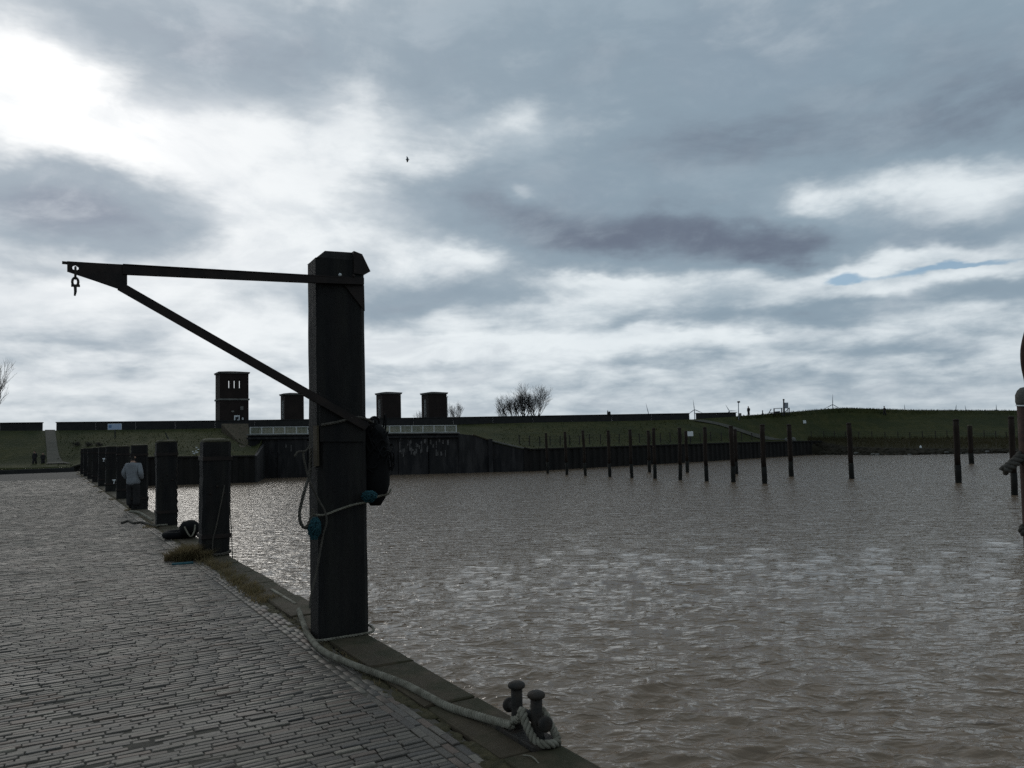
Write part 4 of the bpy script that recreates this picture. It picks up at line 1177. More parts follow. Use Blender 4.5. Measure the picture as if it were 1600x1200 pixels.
# ropes on the ground near the person
def gz(px, py, z=.03): return G(px, py, z)
top_rope('rope', [gz(203, 799), gz(214, 800), gz(222, 803), gz(230, 808), gz(238, 813)], .035, 'rope', 'pale thick rope on the stones in front of the standing person', pitch=.14)
top_rope('rope', [gz(190, 817), gz(200, 814), gz(210, 817), gz(222, 816), (EDGE - .48, t1 - .15, .04), (EDGE - .35, t1 - .28, .05)], .028, 'rope_dark', 'dark rope trailing to the foot of the second plain post', pitch=.12)
top_rope('rope', [(EDGE - .46, t1 - .5, .06), (EDGE - .36, t1 - .28, .05), (EDGE - .2, t1 - .26, .05)], .022, 'rope', 'short pale rope end beside the foot of the second plain post')
def rag(c, label, s=.12):
    mb = MB()
    n = 7
    for i in range(n):
        for j in range(n):
            u, v = i / (n - 1) - .5, j / (n - 1)
            mb.v.append((c[0] + u * s * (1 - .4 * v) + .02 * math.sin(5 * v + 3 * u), c[1] + .03 * math.sin(9 * u + 4 * v), c[2] - v * s * 2.2))
    for i in range(n - 1):
        for j in range(n - 1):
            a = i * n + j; mb.f.append((a, a + 1, a + n + 1, a + n))
    o = mb.build('rag', MT['sign_white'], None, True)
    so = o.modifiers.new('thick', 'SOLIDIFY'); so.thickness = .006
    return tag(o, label, 'rag')
rag((EDGE - PW - .06, POST_Y[4] - PD / 2 - .03, 1.5), 'white rag tied high on the fifth plain post', .07)
rag((EDGE - PW - .06, POST_Y[3] - PD / 2 - .05, .75), 'pale rag hanging at the side of the fourth plain post', .07)

# ------------------------------------------------------------------ dry grass and moss on the quay edge
def tufts(name, spots, mat, h0, h1, label=None, cat='grass', spread=.1):
    mb = MB()
    for (x, y, n, hh) in spots:
        for i in range(n):
            a = random.uniform(0, 6.28); r = spread * math.sqrt(random.random())
            bx_, by_ = x + r * math.cos(a), y + r * math.sin(a)
            h = random.uniform(h0, h1) * hh; la = random.uniform(0, 6.28); ln = h * random.uniform(.25, 1.0)
            w = random.uniform(.0025, .005)
            dx, dy = math.cos(la), math.sin(la); nx, ny = -dy * w, dx * w
            b = len(mb.v)
            for (t, ww) in ((0, 1), (.5, .8), (1, .1)):
                ox_, oy_, oz = dx * ln * t * t, dy * ln * t * t, h * (t - .25 * t * t)
                mb.v.append((bx_ + ox_ + nx * ww, by_ + oy_ + ny * ww, .0 + oz)); mb.v.append((bx_ + ox_ - nx * ww, by_ + oy_ - ny * ww, .0 + oz))
            mb.f += [(b, b + 1, b + 3, b + 2), (b + 2, b + 3, b + 5, b + 4)]
    o = mb.build(name, mat, fix=False)
    return tag(o, label, cat)
gx_ = EDGE - PW - .12
o = tufts('grass_tuft', [(gx_ - .02, t0 - .12, 1400, 1.0), (gx_ - .14, t0 - .28, 1200, .95), (gx_ + .14, t0 - .34, 700, .7), (gx_ - .26, t0 - .1, 500, .7)], MT['blade'], .14, .35, 'dry withered grass tuft at the foot of the nearest plain post', 'grass', .16)
spots = []
for k in range(110):
    yy = random.uniform(5.5, 44)
    inner = abs(yy - t0) < 3.5 or random.random() < .35
    spots.append((LAND + .05 + random.gauss(0, .03), yy, 14 if yy < 25 else 6, random.uniform(.3, .9) * (1.5 if t0 - 5.0 < yy < t0 else .8)))
for k in range(90):
    spots.append((LAND + .08 + random.gauss(0, .05), random.uniform(t0 - 4.8, t0 - .3), 30, random.uniform(.6, 1.5)))
for yy in POST_Y[1:]:
    for k in range(4): spots.append((EDGE - PW - .12 + random.gauss(0, .05), yy + random.uniform(-.4, .1), 26, 1.2))
o = tufts('edge_grass', spots, MT['blade'], .03, .10, spread=.09); o['kind'] = 'stuff'
for k_ in ('category', 'label'):
    if k_ in o: del o[k_]
# moss cushions between paving and coping
mb = MB()
for k in range(900):
    yy = 3.2 + 42 * random.random() ** 1.6; r = random.uniform(.02, .075)
    c = Vector((LAND + .055 + random.gauss(0, .035), yy, -.012))
    b = len(mb.v); n = 8
    for (s_, zz) in ((1, 0), (.75, .5), (.3, .72)):
        for i in range(n):
            a = 2 * math.pi * i / n; q = r * s_ * random.uniform(.75, 1.2)
            mb.v.append((c.x + q * math.cos(a) * .7, c.y + q * math.sin(a) * 1.5, c.z + .004 + zz * r * .28))
    for L_ in range(2):
        for i in range(n): mb.f.append((b + L_ * n + i, b + L_ * n + (i + 1) % n, b + (L_ + 1) * n + (i + 1) % n, b + (L_ + 1) * n + i))
    mb.f.append(tuple(b + 2 * n + i for i in range(n)))
o = mb.build('moss', MT['moss'], None, True, fix=False); o['kind'] = 'stuff'
# pale lath lying in the edge strip, bits of straw by the bollard
a, b = G(424, 921, .02), G(462, 944, .02)
tag(MB().bar(a, b, .035, .02).build('lath', MT['rope']), 'pale lath lying along the coping left of the crane post', 'lath')
a, b = G(817, 1180, .02), G(842, 1193, .02)
tag(MB().tube(crom([a, a.lerp(b, .5) + Vector((.01, .005, .012)), b], 5), .004, 5).build('reed_stalk', MT['rope']), 'pale reed stalk lying near the iron bollard', 'stalk')
a = G(279, 881, .01)
tag(MB().bar(a + Vector((-.1, .02, .0)), a + Vector((.22, -.02, .0)), .12, .03, bev=.01).build('plank_end', MT['net']), 'small green plank piece beside the dry grass tuft', 'plank')

# ------------------------------------------------------------------ people
def skin_mesh(joints, links, root=0, sub=2):
    """grow one continuous surface round a skeleton: joints = [(pos, (rx, ry))]"""
    me = bpy.data.meshes.new('skel')
    me.from_pydata([tuple(j[0]) for j in joints], links, [])
    ob = bpy.data.objects.new('skel', me); COL.objects.link(ob)
    md = ob.modifiers.new('skin', 'SKIN'); md.use_smooth_shade = True
    if not me.skin_vertices:
        bm = bmesh.new(); bm.from_mesh(me); bm.verts.layers.skin.verify(); bm.to_mesh(me); bm.free()
    for i, j in enumerate(joints):
        sv = me.skin_vertices[0].data[i]; r = j[1]
        sv.radius = r if isinstance(r, tuple) else (r, r)
        sv.use_root = (i == root)
    sd = ob.modifiers.new('sub', 'SUBSURF'); sd.levels = sub; sd.render_levels = sub
    dg = bpy.context.evaluated_depsgraph_get(); dg.update()
    out = bpy.data.meshes.new_from_object(ob.evaluated_get(dg))
    out.materials.clear()
    bpy.data.objects.remove(ob); bpy.data.meshes.remove(me)
    return out
def person(loc, heading, H, label, coat_mat, leg_mat, hem=.36, stride=.0, arms='pocket', bulky=1.0, cap=True, head_turn=0.0):
    """facing +y in its own frame, then turned by heading"""
    root = empty('person', tuple(loc), label, 'person', None)
    root.rotation_euler = (0, 0, heading)
    s = H / 1.75
    def V_(x, y, z): return Vector((x, y, z)) * s
    b = bulky
    hx = .085
    J = [(V_(0, 0, .95), (.15, .11)), (V_(0, 0, 1.15), (.14, .10)), (V_(0, .005, 1.38), (.155, .11)), (V_(0, .01, 1.48), (.072, .075)), (V_(0, .03, 1.555), (.082, .10)), (V_(0, .035, 1.63), (.11, .135)), (V_(0, .03, 1.69), (.10, .12)),
         (V_(-.19, 0, 1.40), .06), (V_(.19, 0, 1.40), .06)]
    L = [(0, 1), (1, 2), (2, 3), (3, 4), (4, 5), (5, 6), (2, 7), (2, 8)]
    def add(p, r, par):
        J.append((p, r)); L.append((par, len(J) - 1)); return len(J) - 1
    for sx, sh in ((-1, 7), (1, 8)):
        if arms == 'pocket':
            e = add(V_(sx * .29 * b ** .3, -.07, 1.13), .045, sh); w = add(V_(sx * .24, .08, .94), .035, e); h = add(V_(sx * .19, .13, .90), .038, w)
        else:
            e = add(V_(sx * .25, -.03, 1.12), .045, sh); w = add(V_(sx * .25, .06, .88), .033, e); h = add(V_(sx * .25, .08, .81), (.02, .04), w)
            for k, (dy, ln) in enumerate(((-.025, .07), (-.008, .085), (.01, .08), (.026, .065))):
                f1 = add(V_(sx * .25, .08 + dy, .76), .010, h); add(V_(sx * .243, .09 + dy, .76 - ln), .008, f1)
            t_ = add(V_(sx * .235, .125, .79), .010, w); add(V_(sx * .225, .135, .745), .008, t_)
    for sx in (-1, 1):
        st = stride * sx
        hp = add(V_(sx * hx, 0, .88), .095, 0); kn = add(V_(sx * (hx + .01), .03 + st * .5, .50), .062, hp); an = add(V_(sx * (hx + .02), -.02 + st, .09), .042, kn); add(V_(sx * (hx + .045), .14 + st, .045), (.045, .035), an)
    body = link('body', skin_mesh(J, L), leg_mat)
    body.data.materials.append(MT['skin']); body.data.materials.append(MT['bark'])
    for f in body.data.polygons:
        if f.center.z > 1.47 * s:
            q = Matrix.Rotation(-head_turn, 3, 'Z') @ Vector((f.center.x, f.center.y - .03 * s, 0))
            f.material_index = 2 if f.center.z > 1.52 * s and q.y < .045 * s else 1      # hair on the back and sides of the head
    kids = [body]
    # coat: a shell with sleeves and a straight hem
    hz = 1.75 * hem
    C = [(V_(0, 0, hz + .07), (.215 * b, .155 * b)), (V_(0, 0, hz + .28), (.205 * b, .15 * b)), (V_(0, 0, 1.18), (.195 * b, .14 * b)), (V_(0, 0, 1.36), (.19 * b, .135 * b)), (V_(0, .005, 1.44), (.10, .10)), (V_(0, .01, 1.475), (.095, .10)),
         (V_(-.20, 0, 1.39), .085), (V_(.20, 0, 1.39), .085)]
    CL = [(0, 1), (1, 2), (2, 3), (3, 4), (4, 5), (3, 6), (3, 7)]
    for sx, sh in ((-1, 6), (1, 7)):
        C.append((V_(sx * (.29 if arms == 'pocket' else .26) * b ** .3, -.07 if arms == 'pocket' else -.03, 1.13), .078)); CL.append((sh, len(C) - 1))
        C.append((V_(sx * .25, .07, .94) if arms == 'pocket' else V_(sx * .25, .06, .88), .055)); CL.append((len(C) - 2, len(C) - 1))
    kids.append(link('coat', skin_mesh(C, CL, 2), coat_mat))
    # trousers
    T = [(V_(0, 0, .93), (.17, .125)), (V_(0, 0, .86), (.165, .125))]; TL = [(0, 1)]
    for sx in (-1, 1):
        st = stride * sx
        T.append((V_(sx * (hx + .015), .0, .74), .125)); TL.append((1, len(T) - 1))
        T.append((V_(sx * (hx + .02), .03 + st * .5, .48), .118)); TL.append((len(T) - 2, len(T) - 1))
        T.append((V_(sx * (hx + .03), -.01 + st, .10), .112)); TL.append((len(T) - 2, len(T) - 1))
    kids.append(link('trousers', skin_mesh(T, TL, 0), leg_mat))
    Rh = Matrix.Rotation(head_turn, 3, 'Z')
    def hd(x, y, z): return (Rh @ Vector((x, y - .03, 0)) + Vector((0, .03, z))) * s
    if cap:
        m_ = MB(); n = 14; cz = 1.672
        for k, (r, z) in enumerate(((.104, -.012), (.112, .02), (.108, .06), (.088, .098), (.048, .118), (.01, .124))):
            for i in range(n):
                a = 2 * math.pi * i / n; m_.v.append(tuple(hd(r * math.cos(a) * .92, r * math.sin(a) * 1.12 + .03, cz + z)))
        for k in range(5):
            for i in range(n): m_.f.append((k * n + i, k * n + (i + 1) % n, (k + 1) * n + (i + 1) % n, (k + 1) * n + i))
        m_.f.append(tuple(range(5 * n, 6 * n)))
        kids.append(m_.build('cap', MT['cloth_dark'], None, True))
        m_ = MB(); n = 11
        for (r, z) in ((.080, 1.565), (.096, 1.60), (.102, 1.64), (.103, 1.68)):
            for q_ in (1.0, .9):
                for i in range(n):
                    a = math.pi * (1.5 + (i / (n - 1) - .5) * 1.25); m_.v.append(tuple(hd(r * q_ * math.cos(a) * .92, r * q_ * math.sin(a) * 1.12 + .03, z)))
        for k in range(3):
            for i in range(n - 1):
                a = k * 2 * n + i; m_.f += [(a, a + 1, a + 2 * n + 1, a + 2 * n), (a + n + 1, a + n, a + 3 * n, a + 3 * n + 1)]
        for i in range(n - 1): m_.f += [(i + 1, i, i + n, i + n + 1), (6 * n + i, 6 * n + i + 1, 7 * n + i + 1, 7 * n + i)]
        kids.append(m_.build('hair', MT['bark'], None, True))
    else:
        m_ = MB(); m_.lathe(hd(0, .015, 1.63), [(.085, -.03), (.1, .02), (.098, .06), (.075, .095), (.03, .112)], 14)
        kids.append(m_.build('hair', MT['bark'], None, True))
    m_ = MB().add([hd(-.012, .115, 1.615), hd(.012, .115, 1.615), hd(0, .142, 1.612), hd(0, .112, 1.65)], [(0, 1, 2), (1, 3, 2), (3, 0, 2), (0, 3, 1)])
    kids.append(m_.build('nose', MT['skin']))
    for sx in (-1, 1):
        kids.append(MB().lathe(hd(sx * .03, .112, 1.645), [(.009, 0), (.008, .005), (.003, .007)], 8, axis=tuple(Rh @ Vector((0, 1, 0)))).build('eye', MT['dark']))
        kids.append(MB().lathe(hd(sx * .082, .035, 1.63), [(.026, 0), (.028, .008), (.015, .014)], 8, axis=tuple(Rh @ Vector((sx, .1, 0)))).build('ear', MT['skin']))
    kids.append(MB().tube([hd(-.022, .112, 1.585), hd(0, .118, 1.583), hd(.022, .112, 1.585)], .005 * s, 5).build('mouth', MT['skin']))
    for k in kids:
        k.parent = root; k.matrix_parent_inverse = Matrix.Identity(4)
    return root
pp = G(211, 797, 0)
person((pp.x - .05, pp.y + .05, .012), rad(-38), 1.72, 'person in a pale grey coat and dark cap standing by the mooring posts', MT['coat'], MT['cloth_dark'], hem=.37, bulky=1.12, head_turn=rad(-68))
a = W(54, 726, 87.4); person((a.x, a.y, a.z), rad(150), 1.5, 'person in dark clothes, the left one of the pair near the path', MT['cloth_dark'], MT['cloth_dark'], stride=.16, arms='side', bulky=1.1)
a = W(67, 726, 87.6); person((a.x, a.y, a.z), rad(170), 1.3, 'shorter person in dark clothes, the right one of the pair near the path', MT['cloth_dark'], MT['cloth_dark'], stride=.12, arms='side', bulky=1.1, cap=False)
a = station_points(1170)[0][0] + Vector((0, .6, .0)); a = W(1170, 649.3, (a - EYE).dot(FWD)); person(tuple(a), rad(100), 1.55, 'dark figure standing on the dike crest right of the lamp mast', MT['cloth_dark'], MT['cloth_dark'], arms='side', bulky=1.2)
a = on_dike(1382, .62); a = W(1382.5, 649, (a - EYE).dot(FWD)); person(tuple(a), rad(70), 1.72, 'dark figure walking on the upper grass slope far right', MT['cloth_dark'], MT['cloth_dark'], arms='side', stride=.2, bulky=1.15)

# ------------------------------------------------------------------ timber piles in the basin
PILES = [  # top x, top y, foot x, foot y, width, label
    (853, 678, 856, 740, 4, 'thin pile at the left end of the row by the black wall'),
    (882.5, 676, 886, 742, 4.5, 'second thin pile from the left in the row by the black wall'),
    (910.5, 674, 915, 743.5, 4.6, 'third pile from the left, in front of the black wall'),
    (950, 674, 953, 745, 5, 'fourth pile from the left, in front of the black wall'),
    (984, 672.5, 987, 746.5, 5.2, 'fifth pile from the left, in front of the black wall'),
    (1013, 674, 1015, 738, 5, 'rear pile standing just left of a taller pile, close to the wall'),
    (1021, 670.5, 1023.5, 748, 5.6, 'front pile of the close pair in the middle of the row'),
    (1061.5, 670, 1063, 750, 5.8, 'front pile directly left of the one with the white sign behind'),
    (1071.5, 675, 1074, 738.5, 5.2, 'rear pile just left of the white sign board'),
    (1101, 669, 1104, 752, 6.2, 'pile standing right of the white sign board'),
    (1142, 667, 1146, 753.5, 7, 'dark pile with a shorter one half hidden behind it'),
    (1148.5, 672, 1150.5, 741, 5.5, 'shorter rear pile half hidden behind a front pile'),
    (1190.5, 665, 1195, 755.5, 8, 'tall dark pile where the grass path reaches the wall'),
    (1233, 664.5, 1236.5, 744.5, 7.2, 'pile near the right end of the black wall'),
    (1326.5, 662.5, 1331, 748, 7.6, 'rust brown pile standing alone before the mud bank'),
    (1493.5, 657, 1498, 754.5, 9, 'stout rust brown pile near the right, before the shorter grey one'),
    (1515, 665.5, 1518, 724.5, 7.5, 'short grey pile far back by the mud bank'),
    (1579.5, 653, 1585.5, 773.5, 9, 'tall dark pile just left of the rusty pipe at the right edge'),
]
for k, (tx, ty, bx_, by_, wpx, lab) in enumerate(PILES):
    base_ = G(bx_, by_, WATER); d = (base_ - EYE).dot(FWD)
    top_ = W(tx, ty, d)
    r = wpx / FPX * d / 2
    root = empty('timber_pile', tuple(base_), lab, 'pile', 'timber piles standing in the basin')
    ax = top_ - base_
    Lr = ax.length; n_ = 9
    pts = [base_ - ax * (1.2 / Lr) + ax * (t * (1 + 1.2 / Lr)) + Vector((random.uniform(-.02, .02), random.uniform(-.02, .02), 0)) for t in [i / n_ for i in range(n_ + 1)]]
    split = int(n_ * .52)
    MB().tube(pts[split:], [r * random.uniform(.96, 1.02) * (1.0 - .05 * i / n_) for i in range(len(pts) - split)], 10).build('shaft', MT['pile'], root, True)
    MB().tube(pts[:split + 1], [r * 1.04 * random.uniform(.97, 1.05) for i in range(split + 1)], 10).build('wet_foot', MT['pile_wet'], root, True)
    MB().lathe(pts[-1], [(r * .98, -.02), (r * 1.03, .05), (r * .8, .09), (r * .2, .11)], 10, axis=tuple(ax)).build('worn_top', MT['posttop'] if k in (16,) else MT['pile'], root, True)

# ------------------------------------------------------------------ rusty pipe at the right edge
base_ = G(1617, 856, WATER); d = (base_ - EYE).dot(FWD); R_ = .30
pt = lambda px, py: W(px, py, d)
rp_ = empty('mooring_dolphin', tuple(base_), 'rusty mooring pipe with a rounded grey cap at the right edge', 'pile')
top_ = pt(1606, 634)
MB().tube([base_ - Vector((0, 0, 1)), base_, base_.lerp(top_, .33), base_.lerp(top_, .66), top_], R_, 20).build('pipe', MT['rustpost'], rp_, True)
ax = tuple(top_ - base_)
MB().lathe(top_, [(R_ + .02, 0), (R_ + .03, .02), (R_ + .02, .04)], 20, axis=ax).build('white_band', MT['sign_white'], rp_)
MB().lathe(top_, [(R_ + .01, .04), (R_ + .035, .12), (R_ + .03, .34), (R_ - .03, .48), (R_ * .6, .57), (.03, .6)], 20, axis=ax).build('cap', MT['lichen'], rp_, True)
MB().tube(crom([pt(1608, 612), pt(1607, 596), pt(1602, 572), pt(1601, 548), pt(1605, 526), pt(1612, 508), pt(1630, 502), pt(1644, 520), pt(1640, 560), pt(1618, 600)], 6), .12, 10).build('hoop', MT['rustpost'], rp_, True)
top_rope('rope', [pt(1598, 710), pt(1590, 718), pt(1580, 727), pt(1568, 736)], .16, 'hawser', 'thick grey hawser end jutting left from the rusty pipe', per=6, pitch=.5)
top_rope('rope', [pt(1600, 822), pt(1596, 828), pt(1600, 834), pt(1608, 832)], .10, 'hawser', 'rope turn lying low round the rusty pipe', per=6, pitch=.35)

# ------------------------------------------------------------------ bare trees
def bare_tree(base, height, spread, seed, label, stems=4, twig=.02, dense=1.0, lean=0.0):
    rg = random.Random(seed); base = Vector(base)
    root = empty('bare_tree', tuple(base), label, 'tree', 'bare winter trees')
    trunk, crown = MB(), MB()
    def grow(p, d, L, r, lev):
        n = 4; pts = [p]; q = p.copy(); dd = d.copy()
        for i in range(n):
            dd = (dd + Vector((rg.gauss(0, .10), rg.gauss(0, .10), rg.gauss(.05, .05)))).normalized()
            q = q + dd * (L / n); pts.append(q.copy())
        (trunk if lev < 2 else crown).tube(pts, [r * (1 - .16 * i) for i in range(n + 1)], 6 if lev < 2 else 3, cap=False)
        if lev >= 4: return
        kids = (6, 6, 4, 3)[lev]
        kids = max(2, int(kids * dense + rg.random()))
        for k in range(kids):
            t = rg.uniform(.30, 1.0); i = min(n - 1, int(t * n)); o_ = pts[i].lerp(pts[i + 1], t * n - i)
            side = Vector((rg.gauss(0, 1), rg.gauss(0, 1), rg.gauss(.25, .5))).normalized()
            nd = (dd * (.95 if lev < 1 else .75) + side * .62 * spread + Vector((0, 0, .18))).normalized()
            grow(o_, nd, L * rg.uniform(.48, .72), max(r * .5, twig * .34), lev + 1)
    for s_ in range(stems):
        a = 6.28 * s_ / stems + rg.random()
        d0 = Vector((math.cos(a) * .32 * spread + lean, math.sin(a) * .32 * spread, 1)).normalized()
        grow(base + Vector((math.cos(a) * .15, math.sin(a) * .15, 0)), d0, height * .50 * rg.uniform(.85, 1.1), height * .014, 0)
    trunk.build('trunk', MT['bark'], root, True, fix=False)
    crown.build('crown', MT['bark'], root, fix=False)
    return root
def tree_at(px, ytop, ybase, depth, spread, seed, label, **kw):
    b = W(px, ybase, depth); t = W(px, ytop, depth)
    return bare_tree(b, (t.z - b.z) / 1.0, spread, seed, label, **kw)
tree_at(818, 598, 664, 142, 1.25, 3, 'tallest bare tree behind the flood wall right of the brick towers', stems=5)
tree_at(838, 601, 664, 143, 1.25, 5, 'bare tree on the right of the clump behind the flood wall', stems=4)
tree_at(800, 612, 664, 141, 1.2, 8, 'bare tree in the middle left of the clump behind the flood wall', stems=4)
tree_at(784, 622, 664, 140, 1.1, 9, 'small bare tree on the left of the clump behind the flood wall', stems=3, dense=.9)
tree_at(714, 629, 664, 135, .9, 12, 'small bare bush right of the rightmost small tower', stems=4, dense=.85)
tree_at(655, 640, 664, 136, 1.0, 14, 'small bare bush left of the rightmost small tower', stems=3, dense=.7)
tree_at(704, 636, 664, 134, 1.0, 15, 'low bare bush touching the rightmost small tower', stems=3, dense=.7)
tree_at(-22, 556, 676, 118, .8, 21, 'bare tree reaching in at the left edge', stems=4)

# ------------------------------------------------------------------ wind turbines on the horizon
def turbine(hx, hy, blade, rot, dist, label):
    s = dist / FPX; hub = W(hx, hy, dist)
    gz_ = -1.2
    root = empty('wind_turbine', (hub.x, hub.y, gz_), label, 'wind turbine', 'wind turbines on the horizon')
    vd = (EYE - hub); vd.z = 0; vd.normalize(); rt = Vector((0, 0, 1)).cross(vd); rt = -rt if rt.dot(RGT) < 0 else rt
    MB().tube([Vector((hub.x, hub.y, gz_)), hub - Vector((0, 0, .2 * s))], [1.05 * s, .65 * s], 10).build('tower', MT['turbine'], root, True)
    MB().bar(hub + vd * 1.2 * s, hub - vd * 1.8 * s, 1.1 * s, 1.2 * s).build('nacelle', MT['turbine'], root)
    for k in range(3):
        a = rot + k * 2 * math.pi / 3; d_ = rt * math.sin(a) + Vector((0, 0, math.cos(a)))
        o = hub + vd * 1.4 * s
        MB().tube([o, o + d_ * blade * s * .25, o + d_ * blade * s], [.45 * s, .62 * s, .12 * s], 5).build('blade', MT['turbine'], root)
turbine(1013.5, 647, 17, rad(-12), 1900, 'wind turbine showing one blade tip above the wall, left of the crest gap')
turbine(1085, 640, 15, rad(-5), 1500, 'wind turbine right above the crest gap')
turbine(1139.5, 642, 11, rad(-28), 1900, 'wind turbine left of the lamp mast, blades above the wall')
turbine(1301, 632, 16, rad(3), 1500, 'tallest wind turbine, left of the dike hump')
turbine(1414, 641, 9, rad(-2), 2400, 'faint wind turbine right of the walking figure')
turbine(1493.5, 640, 8, rad(8), 2600, 'faint wind turbine above the stout rust brown pile')
turbine(1510, 645, 12, rad(-6), 2600, 'faint wind turbine tip above the short grey pile')
turbine(1557, 640, 8, rad(0), 2600, 'rightmost faint wind turbine near the rusty pipe')

# ------------------------------------------------------------------ fence along the dike toe
def fence(c0, c1, stepc, label, s_=3.0):
    a = on_dike(c0, s_); root = empty('field_fence', tuple(a), label, 'fence', 'field fences at the dike toe')
    tops = []; c = c0
    while c <= c1:
        p = on_dike(c, s_ + .05 * math.sin(c))
        h = 1.25 + random.uniform(-.12, .1)
        q = p + Vector((random.uniform(-.08, .08), random.uniform(-.08, .08), h))
        MB().tube([p - Vector((0, 0, .3)), q], .075, 6).build('fence_post', MT['bark'], root)
        tops.append((p, q)); c += stepc * random.uniform(.9, 1.1)
    for t in (.35, .65, .92):
        MB().tube([p.lerp(q, t) for p, q in tops], .012, 4).build('wire', MT['steel'], root)
fence(812, 1190, 16, 'wire fence with thin posts in the grass above the long black wall')
fence(1268, 1620, 19, 'wire fence with thin posts above the reeds of the right bank')

# ------------------------------------------------------------------ signs, mast and small things on the dike
def board(px0, px1, y0, y1, depth, label, face, legs=1, foot=None, cat='sign', lean=0.0, name='sign_board', thick=.08):
    a, b = W((px0 + px1) / 2, y0, depth), W((px0 + px1) / 2, y1, depth)
    w = (px1 - px0) / FPX * depth; h = a.z - b.z
    f = W((px0 + px1) / 2, foot or y1 + 8, depth)
    root = empty(name, tuple(f), label, cat)
    R = Matrix.Rotation(-YAW, 3, 'Z')
    bd = MB().box((a + b) / 2, (w, thick, h), R, .01).build('panel', face, root)
    for k in range(legs):
        x = 0 if legs == 1 else (-.42 + .84 * k) * w
        q = (a + b) / 2 + R @ Vector((x, thick * .5 + .05, 0))
        MB().tube([Vector((q.x + lean, q.y, f.z - .4)), Vector((q.x, q.y, a.z - .03))], .06, 8).build('leg', MT['dark'], root)
    return root, bd, R, w, h, (a + b) / 2
r_, bd, R, w, h, c = board(168.5, 190, 662, 671.5, 97.0, 'pale blue information board on a dark leaning pole above the posts', MT['sign_white'], 1, 697, lean=.0)
MB().box(c + R @ Vector((0, -.045, 0)), (w * .96, .012, h * .9), R).build('face', material('pale_blue_print', (.30, .38, .52), .4, (.36, .43, .55), 3), bd)
MB().box(c + R @ Vector((-w * .32, -.053, h * .06)), (w * .2, .012, h * .45), R).build('emblem', MT['sign_blue'], bd)
board(1073.5, 1083, 674, 681.5, 112.5, 'small white sign board in the grass behind the piles', MT['sign_white'], 1, 692)
board(1153.5, 1158.5, 645.5, 650.5, 131.0, 'small pale box fixed halfway up the lamp mast', MT['concrete'], 1, 671, cat='box', name='meter_box')
f = W(1154.3, 672, 131.4); t = W(1153.8, 628.5, 131.4)
lm = empty('lamp_mast', tuple(f), 'thin pale lamp mast with a dark head on the dike', 'lamp')
MB().tube([f - Vector((0, 0, .4)), f.lerp(t, .5), t], [.10, .08, .07], 8).build('mast', MT['turbine'], lm, True)
MB().box(t + Vector((.06, 0, .05)), (.42, .3, .26), Matrix.Rotation(-YAW, 3, 'Z'), .05).build('lamp_head', MT['dark'], lm)
# information stand on the crest
dq = 138.5
f = W(1227, 648, dq)
st = empty('information_stand', tuple(f), 'grey information panel with a tall dark pole on the dike crest', 'sign')
MB().tube([W(1224.5, 650, dq), W(1224.5, 626, dq)], .11, 8).build('pole', MT['dark'], st)
MB().lathe(W(1224.5, 626, dq), [(.08, 0), (.17, .08), (.17, .22), (.06, .3)], 8).build('pole_head', MT['dark'], st)
MB().box(W(1228.3, 633.6, dq + .2), (.62, .08, 1.0), Matrix.Rotation(-YAW, 3, 'Z'), .02).build('panel', MT['turbine'], st)
for px in (1226, 1231): MB().tube([W(px, 650, dq + .3), W(px, 629, dq + .3)], .06, 6).build('leg', MT['dark'], st)
MB().bar(W(1225, 645.5, dq - .2), W(1233, 637.5, dq - .2), .1, .1).build('strut', MT['dark'], st)
MB().tube([W(1233.2, 648, dq), W(1233.2, 637, dq)], .08, 6).build('stay', MT['dark'], st)
f = W(1210, 648, dq)
bn = empty('picnic_table', tuple(f), 'dark picnic table and bench frame left of the information panel', 'table')
MB().bar(W(1209, 638.5, dq), W(1222, 637.8, dq), .5, .09).build('table_top', MT['dark'], bn)
for px in (1209.5, 1221.5): MB().bar(W(px, 649, dq), W(px, 638.2, dq), .14, .14, up=(1, 0, 0)).build('leg', MT['dark'], bn)
MB().bar(W(1211, 644.5, dq), W(1218, 644, dq), .6, .35).build('seat', MT['dark'], bn)
MB().bar(W(1201, 646, dq), W(1205, 639, dq), .12, .12).build('strut', MT['dark'], bn)
MB().bar(W(1201, 645.2, dq), W(1210, 644.8, dq), .4, .12).build('bench_plank', MT['dark'], bn)
f = W(1191.5, 648, 137)
tag(MB().tube([f, W(1191.5, 641, 137)], [.1, .08], 8).build('marker_post', MT['dark']), 'short dark marker post on the crest left of the picnic table', 'post')
f = W(951, 651, 122.6)
gm = empty('stone_marker', tuple(f), 'small dark stone marker rising above the long flood wall', 'marker')
MB().prism([W(948.8, 651, 122.6), W(954.5, 651, 122.6), W(954, 643.5, 122.6), W(952.2, 642.6, 122.6), W(951, 644, 122.6), W(949.8, 640.8, 122.6), W(949, 643.4, 122.6)], AWAY * .4).build('stone', MT['floodwall'], gm)
MB().prism([W(947.5, 651, 122.4), W(955.6, 651, 122.4), W(955.6, 648.2, 122.4), W(947.5, 648.4, 122.4)], AWAY * .7).build('plinth', MT['floodwall'], gm)
def small_block(name, px, py, wpx, hpx, depth, mat, label, cat):
    b = W(px, py, depth); k = depth / FPX
    mb = MB(); mb.lathe(b - Vector((0, 0, .1)), [(wpx * k * .5, 0), (wpx * k * .52, hpx * k * .5), (wpx * k * .4, hpx * k * .9), (wpx * k * .1, hpx * k + .1)], 7)
    return tag(mb.build(name, mat), label, cat)
d1 = (on_dike(1257, 1.3) - EYE).dot(FWD)
board(1254.8, 1259.5, 656.8, 661.6, d1 - .3, 'small white marker plate on the upper slope', MT['sign_white'], 1, 666, name='marker_plate')
